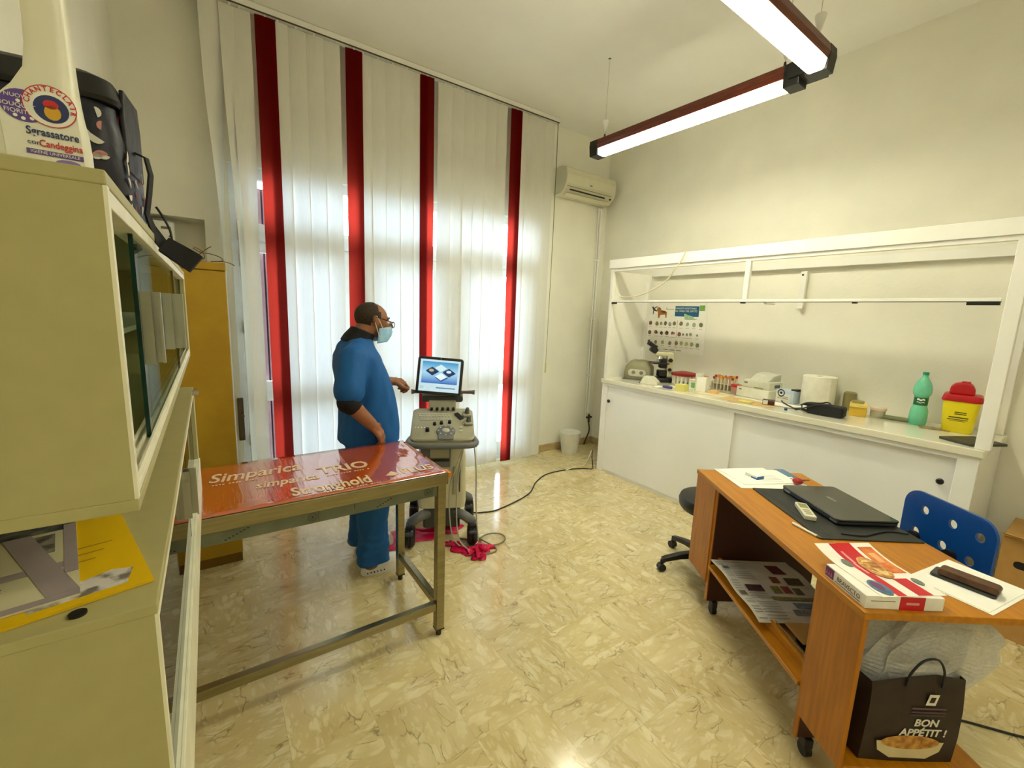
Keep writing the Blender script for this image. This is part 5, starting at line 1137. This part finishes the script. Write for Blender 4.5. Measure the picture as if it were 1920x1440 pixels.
ldisc(.05, .075, .022, .014, .0030, M('print_greyg', (110,120,110), .5), 'picture'); ldisc(-.06, -.075, .020, .014, .0030, M('print_greyg'), 'picture')
for y, x in ((.045,.08), (.05,.02)): curved(x-.03, x+.03, y-.005, y+.005, .0026, M('band_text'), 'band_print')
wp = desk_thing('white_sheet', .167, .49, ZD, math.radians(25), 'white sheet hanging over the near right corner of the desk', 'paper')
MB().box(-.105, .105, -.145, .145, 0, .0015).build('page', PAPER, wp); MB().box(-.095, .113, -.150, .140, .0016, .003).build('page', PAPER, wp)
ph = desk_thing('phone_wallet', .175, .48, ZD+.0035, math.radians(33), 'brown patterned phone case lying on a black phone', 'phone')
MB().prism(rrect(-.082,.082,-.040,.040,.010), 0, .010).build('phone', M('phone_black', (44,46,42), .3), ph, bevel=.002)
MB().prism([(x, z) for x, z in rrect(-.085,.065,.0105,.034,.011)], -.020, .034, 'y').build('case', M('case_brown', (92,58,24), .4, second=(62,30,18), scale=30), ph, bevel=.004)

# on the middle shelf
t = desk_thing('newspaper', .735, .165, .3035+.043, 0, 'open printed newspaper on the desk shelf', 'newspaper')
R = [[Vector((-.24+.48*i/16, y, .004+.006*math.sin(i*.7)-(.012*max(0, (6-i)/6)**2))) for y in (-.24, .165)] for i in range(17)]
npg = MB().rings(R, False, False, closed=False).build('page', M('newsprint', (206,202,190), .85, var=.05), t, fix=False); s = npg.modifiers.new('s', 'SOLIDIFY'); s.thickness = .003
random.seed(14)
def nz(x): i = (x+.24)/.48*16; return .0092+.006*math.sin(i*.7)-(.012*max(0, (6-i)/6)**2)
for (x0,x1,y0,y1,c) in ((.10,.19,-.16,-.09,(92,26,30)),(.02,.07,-.20,-.12,(84,70,44)),(.03,.075,-.09,-.05,(110,60,40)),(-.03,.015,.02,.10,(66,32,44)),(-.04,.01,-.06,-.02,(126,120,60)),(-.04,.01,-.11,-.07,(130,60,50)),(-.05,.0,-.16,-.12,(90,88,60)),(-.10,-.07,-.20,.02,(130,128,72)),(-.16,-.12,-.20,-.05,(110,116,130)),(-.20,-.17,-.20,-.02,(120,124,136)),(.14,.17,.11,.14,(90,90,90)),(-.06,-.03,.12,.15,(96,80,70))):
    MB().add([(x0,y0,nz(x0)+.001),(x1,y0,nz(x1)+.001),(x1,y1,nz(x1)+.001),(x0,y1,nz(x0)+.001)], [(0,1,2,3)]).build('printed_picture', M('news_%d_%d_%d' % c, c, .8, var=.3, scale=80), npg)
for k in range(26):
    x = -.225+.0175*k
    for y0, y1 in ((.02,.11),(.118,.155)):
        if random.random() < .75: MB().add([(x,y0,nz(x)+.0006),(x+.006,y0,nz(x+.006)+.0006),(x+.006,y1,nz(x+.006)+.0006),(x,y1,nz(x)+.0006)], [(0,1,2,3)]).build('printed_line', M('news_ink', (160,158,150), .8), npg)
CB = M('cardboard', (184,140,76), .85, var=.06, bump=.08)
t = desk_thing('cardboard_tray', .43, .17, .3035, 0, 'open brown cardboard tray on the near half of the desk shelf', 'tray')
MB().box(-.19, .17, -.14, .095, 0, .004).build('bottom', CB, t)
MB().box(-.19, .17, .091, .095, .004, .042).build('wall', CB, t); MB().box(.166, .17, -.14, .091, .004, .040).build('wall', CB, t); MB().box(-.06, .165, -.14, .06, .036, .039).build('flap', CB, t)
MB().box(-.185, .0, -.13, .05, .0045, .03).build('dark_contents', BLACKM, t, bevel=.003); MB().box(-.15, .02, -.12, -.0, .0305, .033).build('white_insert', PAPER, t)

# paper carrier bag on the near base shelf
t = desk_thing('carrier_bag', .085, .245, .2015, -PI/2, 'dark brown paper carrier bag with food print under the desk end', 'bag')
BG = M('bag_brown', (44,30,22), .6, var=.15, bump=.15, bscale=14)
# local: x to the right (v), -y towards the camera
R = []
for z, w0, dy in ((0,.155,.055),(.10,.155,.060),(.20,.152,.060),(.265,.150,.055),(.305,.150,.05)):
    R.append([Vector((x, y, z+(.02*math.sin(x*14+1) if z > .28 else 0))) for x, y in ((-w0,-dy),(-.05,-dy-.004),(.05,-dy-.004),(w0,-dy),(w0+.004,0),(w0,dy),(0,dy),(-w0,dy),(-w0-.006,0))])
sk = MB().rings(R, True, False).build('shell', BG, t); s = sk.modifiers.new('s', 'SOLIDIFY'); s.thickness = .0012
BW2 = M('bag_print_white', (222,216,200), .6); FYB = -.0665
text('lettering', 'BON', .036, (.035,FYB,.155), X_, Z_, BW2, t, ext=.0003, shear=.15, bold=.001); text('lettering', 'APPÉTIT !', .036, (.03,FYB,.118), X_, Z_, BW2, t, ext=.0003, shear=.15, bold=.001)
MB().add([(.02,FYB,.222),(.052,FYB,.222),(.060,FYB,.262),(.028,FYB,.262)], [(0,1,2,3)]).build('emblem', BW2, t); MB().add([(.03,FYB-.0005,.232),(.046,FYB-.0005,.232),(.050,FYB-.0005,.252),(.034,FYB-.0005,.252)], [(0,1,2,3)]).build('emblem', BG, t)
for z, c in ((.206,(96,76,84)), (.192,(84,64,72)), (.182,(70,56,60))): MB().box(-.02, .09, FYB-.0003, FYB, z, z+.006).build('printed_line', M('print_%d' % c[0], c, .6), t)
MB().add([(-.115,FYB-.0004,.085),(.105,FYB-.0004,.085),(.095,FYB-.0004,.050),(.055,FYB-.0004,.022),(-.065,FYB-.0004,.022),(-.108,FYB-.0004,.050)], [(0,1,2,3,4,5)]).build('bowl_print', M('bowl_cream', (206,190,146), .5), t)
MB().disc((-.005,FYB-.0008,.082), .095, 24, X_, Z_, .026).build('food_print', M('food_brown', (150,88,30), .5, second=(206,156,70), scale=45), t)
MB().tube(spline([(-.05,-.062,.285),(-.04,-.06,.33),(-.005,-.058,.375),(.04,-.058,.38),(.065,-.06,.34),(.065,-.062,.285)]), .0035, 8).build('handle', M('handle_navy', (16,16,30), .6), t, smooth=True)
MB().box(-.06, .14, .0, .02, .02, .335).build('inner_card', M('card_navy', (20,20,34), .6), t); MB().box(-.045, .12, -.03, -.004, .02, .318).build('inner_white', PAPER, t)
FILM2 = poly_film('polythene', .5, (250,251,247))
random.seed(31)
n = 22; V = []; F = []
for i in range(n+1):
    for j in range(n+1):
        a = 2*PI*i/n; h = j/n
        r = .10+.075*math.sin(PI*(h*.85+.12))+.022*math.sin(4*a+5*h)+.018*math.sin(9*a-7*h)
        cx = .02+.09*h; V.append((cx+r*1.25*math.cos(a), .005+.048*math.sin(a)*(1+.35*h)+.02*h+.008*math.sin(7*a+11*h), .20+.30*h*(1+.10*math.sin(3*a+.6))+.012*math.sin(11*a+3*h)))
for i in range(n):
    for j in range(n): a = i*(n+1)+j; F.append((a, a+n+1, a+n+2, a+1))
pb = MB().add(V, F).build('plastic_bag', FILM2, None, fix=False)
tag(pb, 'crumpled translucent plastic bag stuffed into the paper carrier bag', 'plastic bag'); pb.location = t.location; pb.rotation_euler = t.rotation_euler

# ================================================================ swivel stool, blue chair, carton, cord
BL2 = M('vinyl_black', (26,24,22), .45, var=.15)
def star(p, r, h):
    for k in range(5):
        a = p[2]+2*PI*k/5; d = Vector((math.cos(a), math.sin(a), 0)); s_ = Vector((-d.y, d.x, 0)); T_ = p[3]
        R = [[d*q+s_*w_*sx+Vector((0,0,z+hh*sz)) for sx, sz in ((-1,-1),(1,-1),(1,1),(-1,1))] for q, w_, z, hh in ((.03,.024,h,.022),(r*.6,.02,h-.012,.018),(r*.92,.018,h-.032,.015),(r,.016,h-.045,.02))]
        lg = MB().rings(R).build('leg', BLACK, T_, bevel=.004)
        cs = MB().cyl(tuple(d*r+s_*.02+Vector((0,0,.025))), tuple(d*r-s_*.02+Vector((0,0,.025))), .025, n=16).build('caster', WH, T_, smooth=True)
        MB().cyl(tuple(d*r+Vector((0,0,.03))), tuple(d*r+Vector((0,0,h-.04))), .010, n=10).build('stem', BLACK, cs)
t = thing('swivel_stool', (2.61, 1.42, 0), 0, 'black swivel stool on a five star base at the far end of the desk', 'stool')
star((0,0,math.radians(150),t), .30, .115)
MB().cyl((0,0,.10), (0,0,.40), .028, n=16).build('column', BLACK, t, smooth=True)
MB().lathe([(.06,.395),(.185,.42),(.20,.44),(.205,.475),(.195,.50),(.16,.512),(.02,.515)], n=36).build('seat', BL2, t, smooth=True)
t = desk_thing('blue_chair', .595, .60, 0, 0, 'blue swivel chair with round holes in its backrest, tucked behind the desk', 'chair')
CBL = M('chair_blue', (0,70,150), .3, var=.03, coat=.3)
star((0,0,.4,t), .28, .11)
MB().cyl((0,0,.10), (0,0,.42), .026, n=16).build('column', BLACK, t, smooth=True)
MB().rings([[Vector((x, y, z)) for x, y in rrect(-.205,.205,-.20,.19,.08)] for z in (.425,.44)]).build('seat', CBL, t, bevel=.004)
# backrest plate with round holes: grid in (u, z) with holes cut by boolean-free tessellation
holes = [(.694,.800),(.564,.797),(.722,.685),(.591,.685),(.450,.795),(.471,.679)]
hl = [(u-.595, z) for u, z in holes]
bm = bmesh.new(); outer = rrect(-.205,.205,.50,.878,.075,8)
edges = []
def loop(pts):
    vs = [bm.verts.new((x, 0, z)) for x, z in pts]
    for i in range(len(vs)): edges.append(bm.edges.new((vs[i], vs[(i+1) % len(vs)])))
loop(outer)
for hx, hz in hl: loop([(hx+.0195*math.cos(2*PI*k/20), hz+.0195*math.sin(2*PI*k/20)) for k in range(20)])
bmesh.ops.triangle_fill(bm, edges=edges, use_beauty=True, use_dissolve=False)
for v in bm.verts: v.co.y = -.222-.10*((v.co.z-.50)/.38)*.0-.25*(v.co.x**2)*0
me = bpy.data.meshes.new('backrest'); bm.to_mesh(me); bm.free(); me.materials.append(CBL)
br = bpy.data.objects.new('backrest', me); COL.objects.link(br); br.parent = t
s = br.modifiers.new('s', 'SOLIDIFY'); s.thickness = .012; s.offset = 0
MB().tube(spline([(0,.02,.41),(0,-.20,.42),(0,-.262,.46),(0,-.255,.62)]), .018, 10).build('back_support', BLACK, t, smooth=True)
for x in (-.05, .12): MB().cyl((x,-.216,.66), (x,-.198,.66), .026, n=16).build('bracket', BLACK, t, smooth=True)

t = thing('cardboard_box', (3.43, .265, 0), 0, 'brown cardboard box on the floor at the right edge', 'box')
MB().box(0, .40, -.55, 0, 0, .56).build('carton', CB, t, bevel=.003)
MB().box(-.03, .0, -.55, .0, 0, .004, rot=(0,.5,0)).build('flap', CB, t).location = (.0, 0, .57)
MB().prism([(y-.10, z+.42) for y, z in rrect(-.045,.045,-.02,.02,.018)], -.0012, .001, 'x').build('hand_hole', BLACK, t)
tag(MB().tube(spline([(2.30,.36,.006),(2.42,.25,.006),(2.499,.201,.006),(2.56,.12,.006),(2.625,.029,.006),(2.75,-.12,.006)]), .005, 8).build('trailing_cable', BLACK, smooth=True), 'black cord on the floor under the desk end by the carrier bag', 'cord')
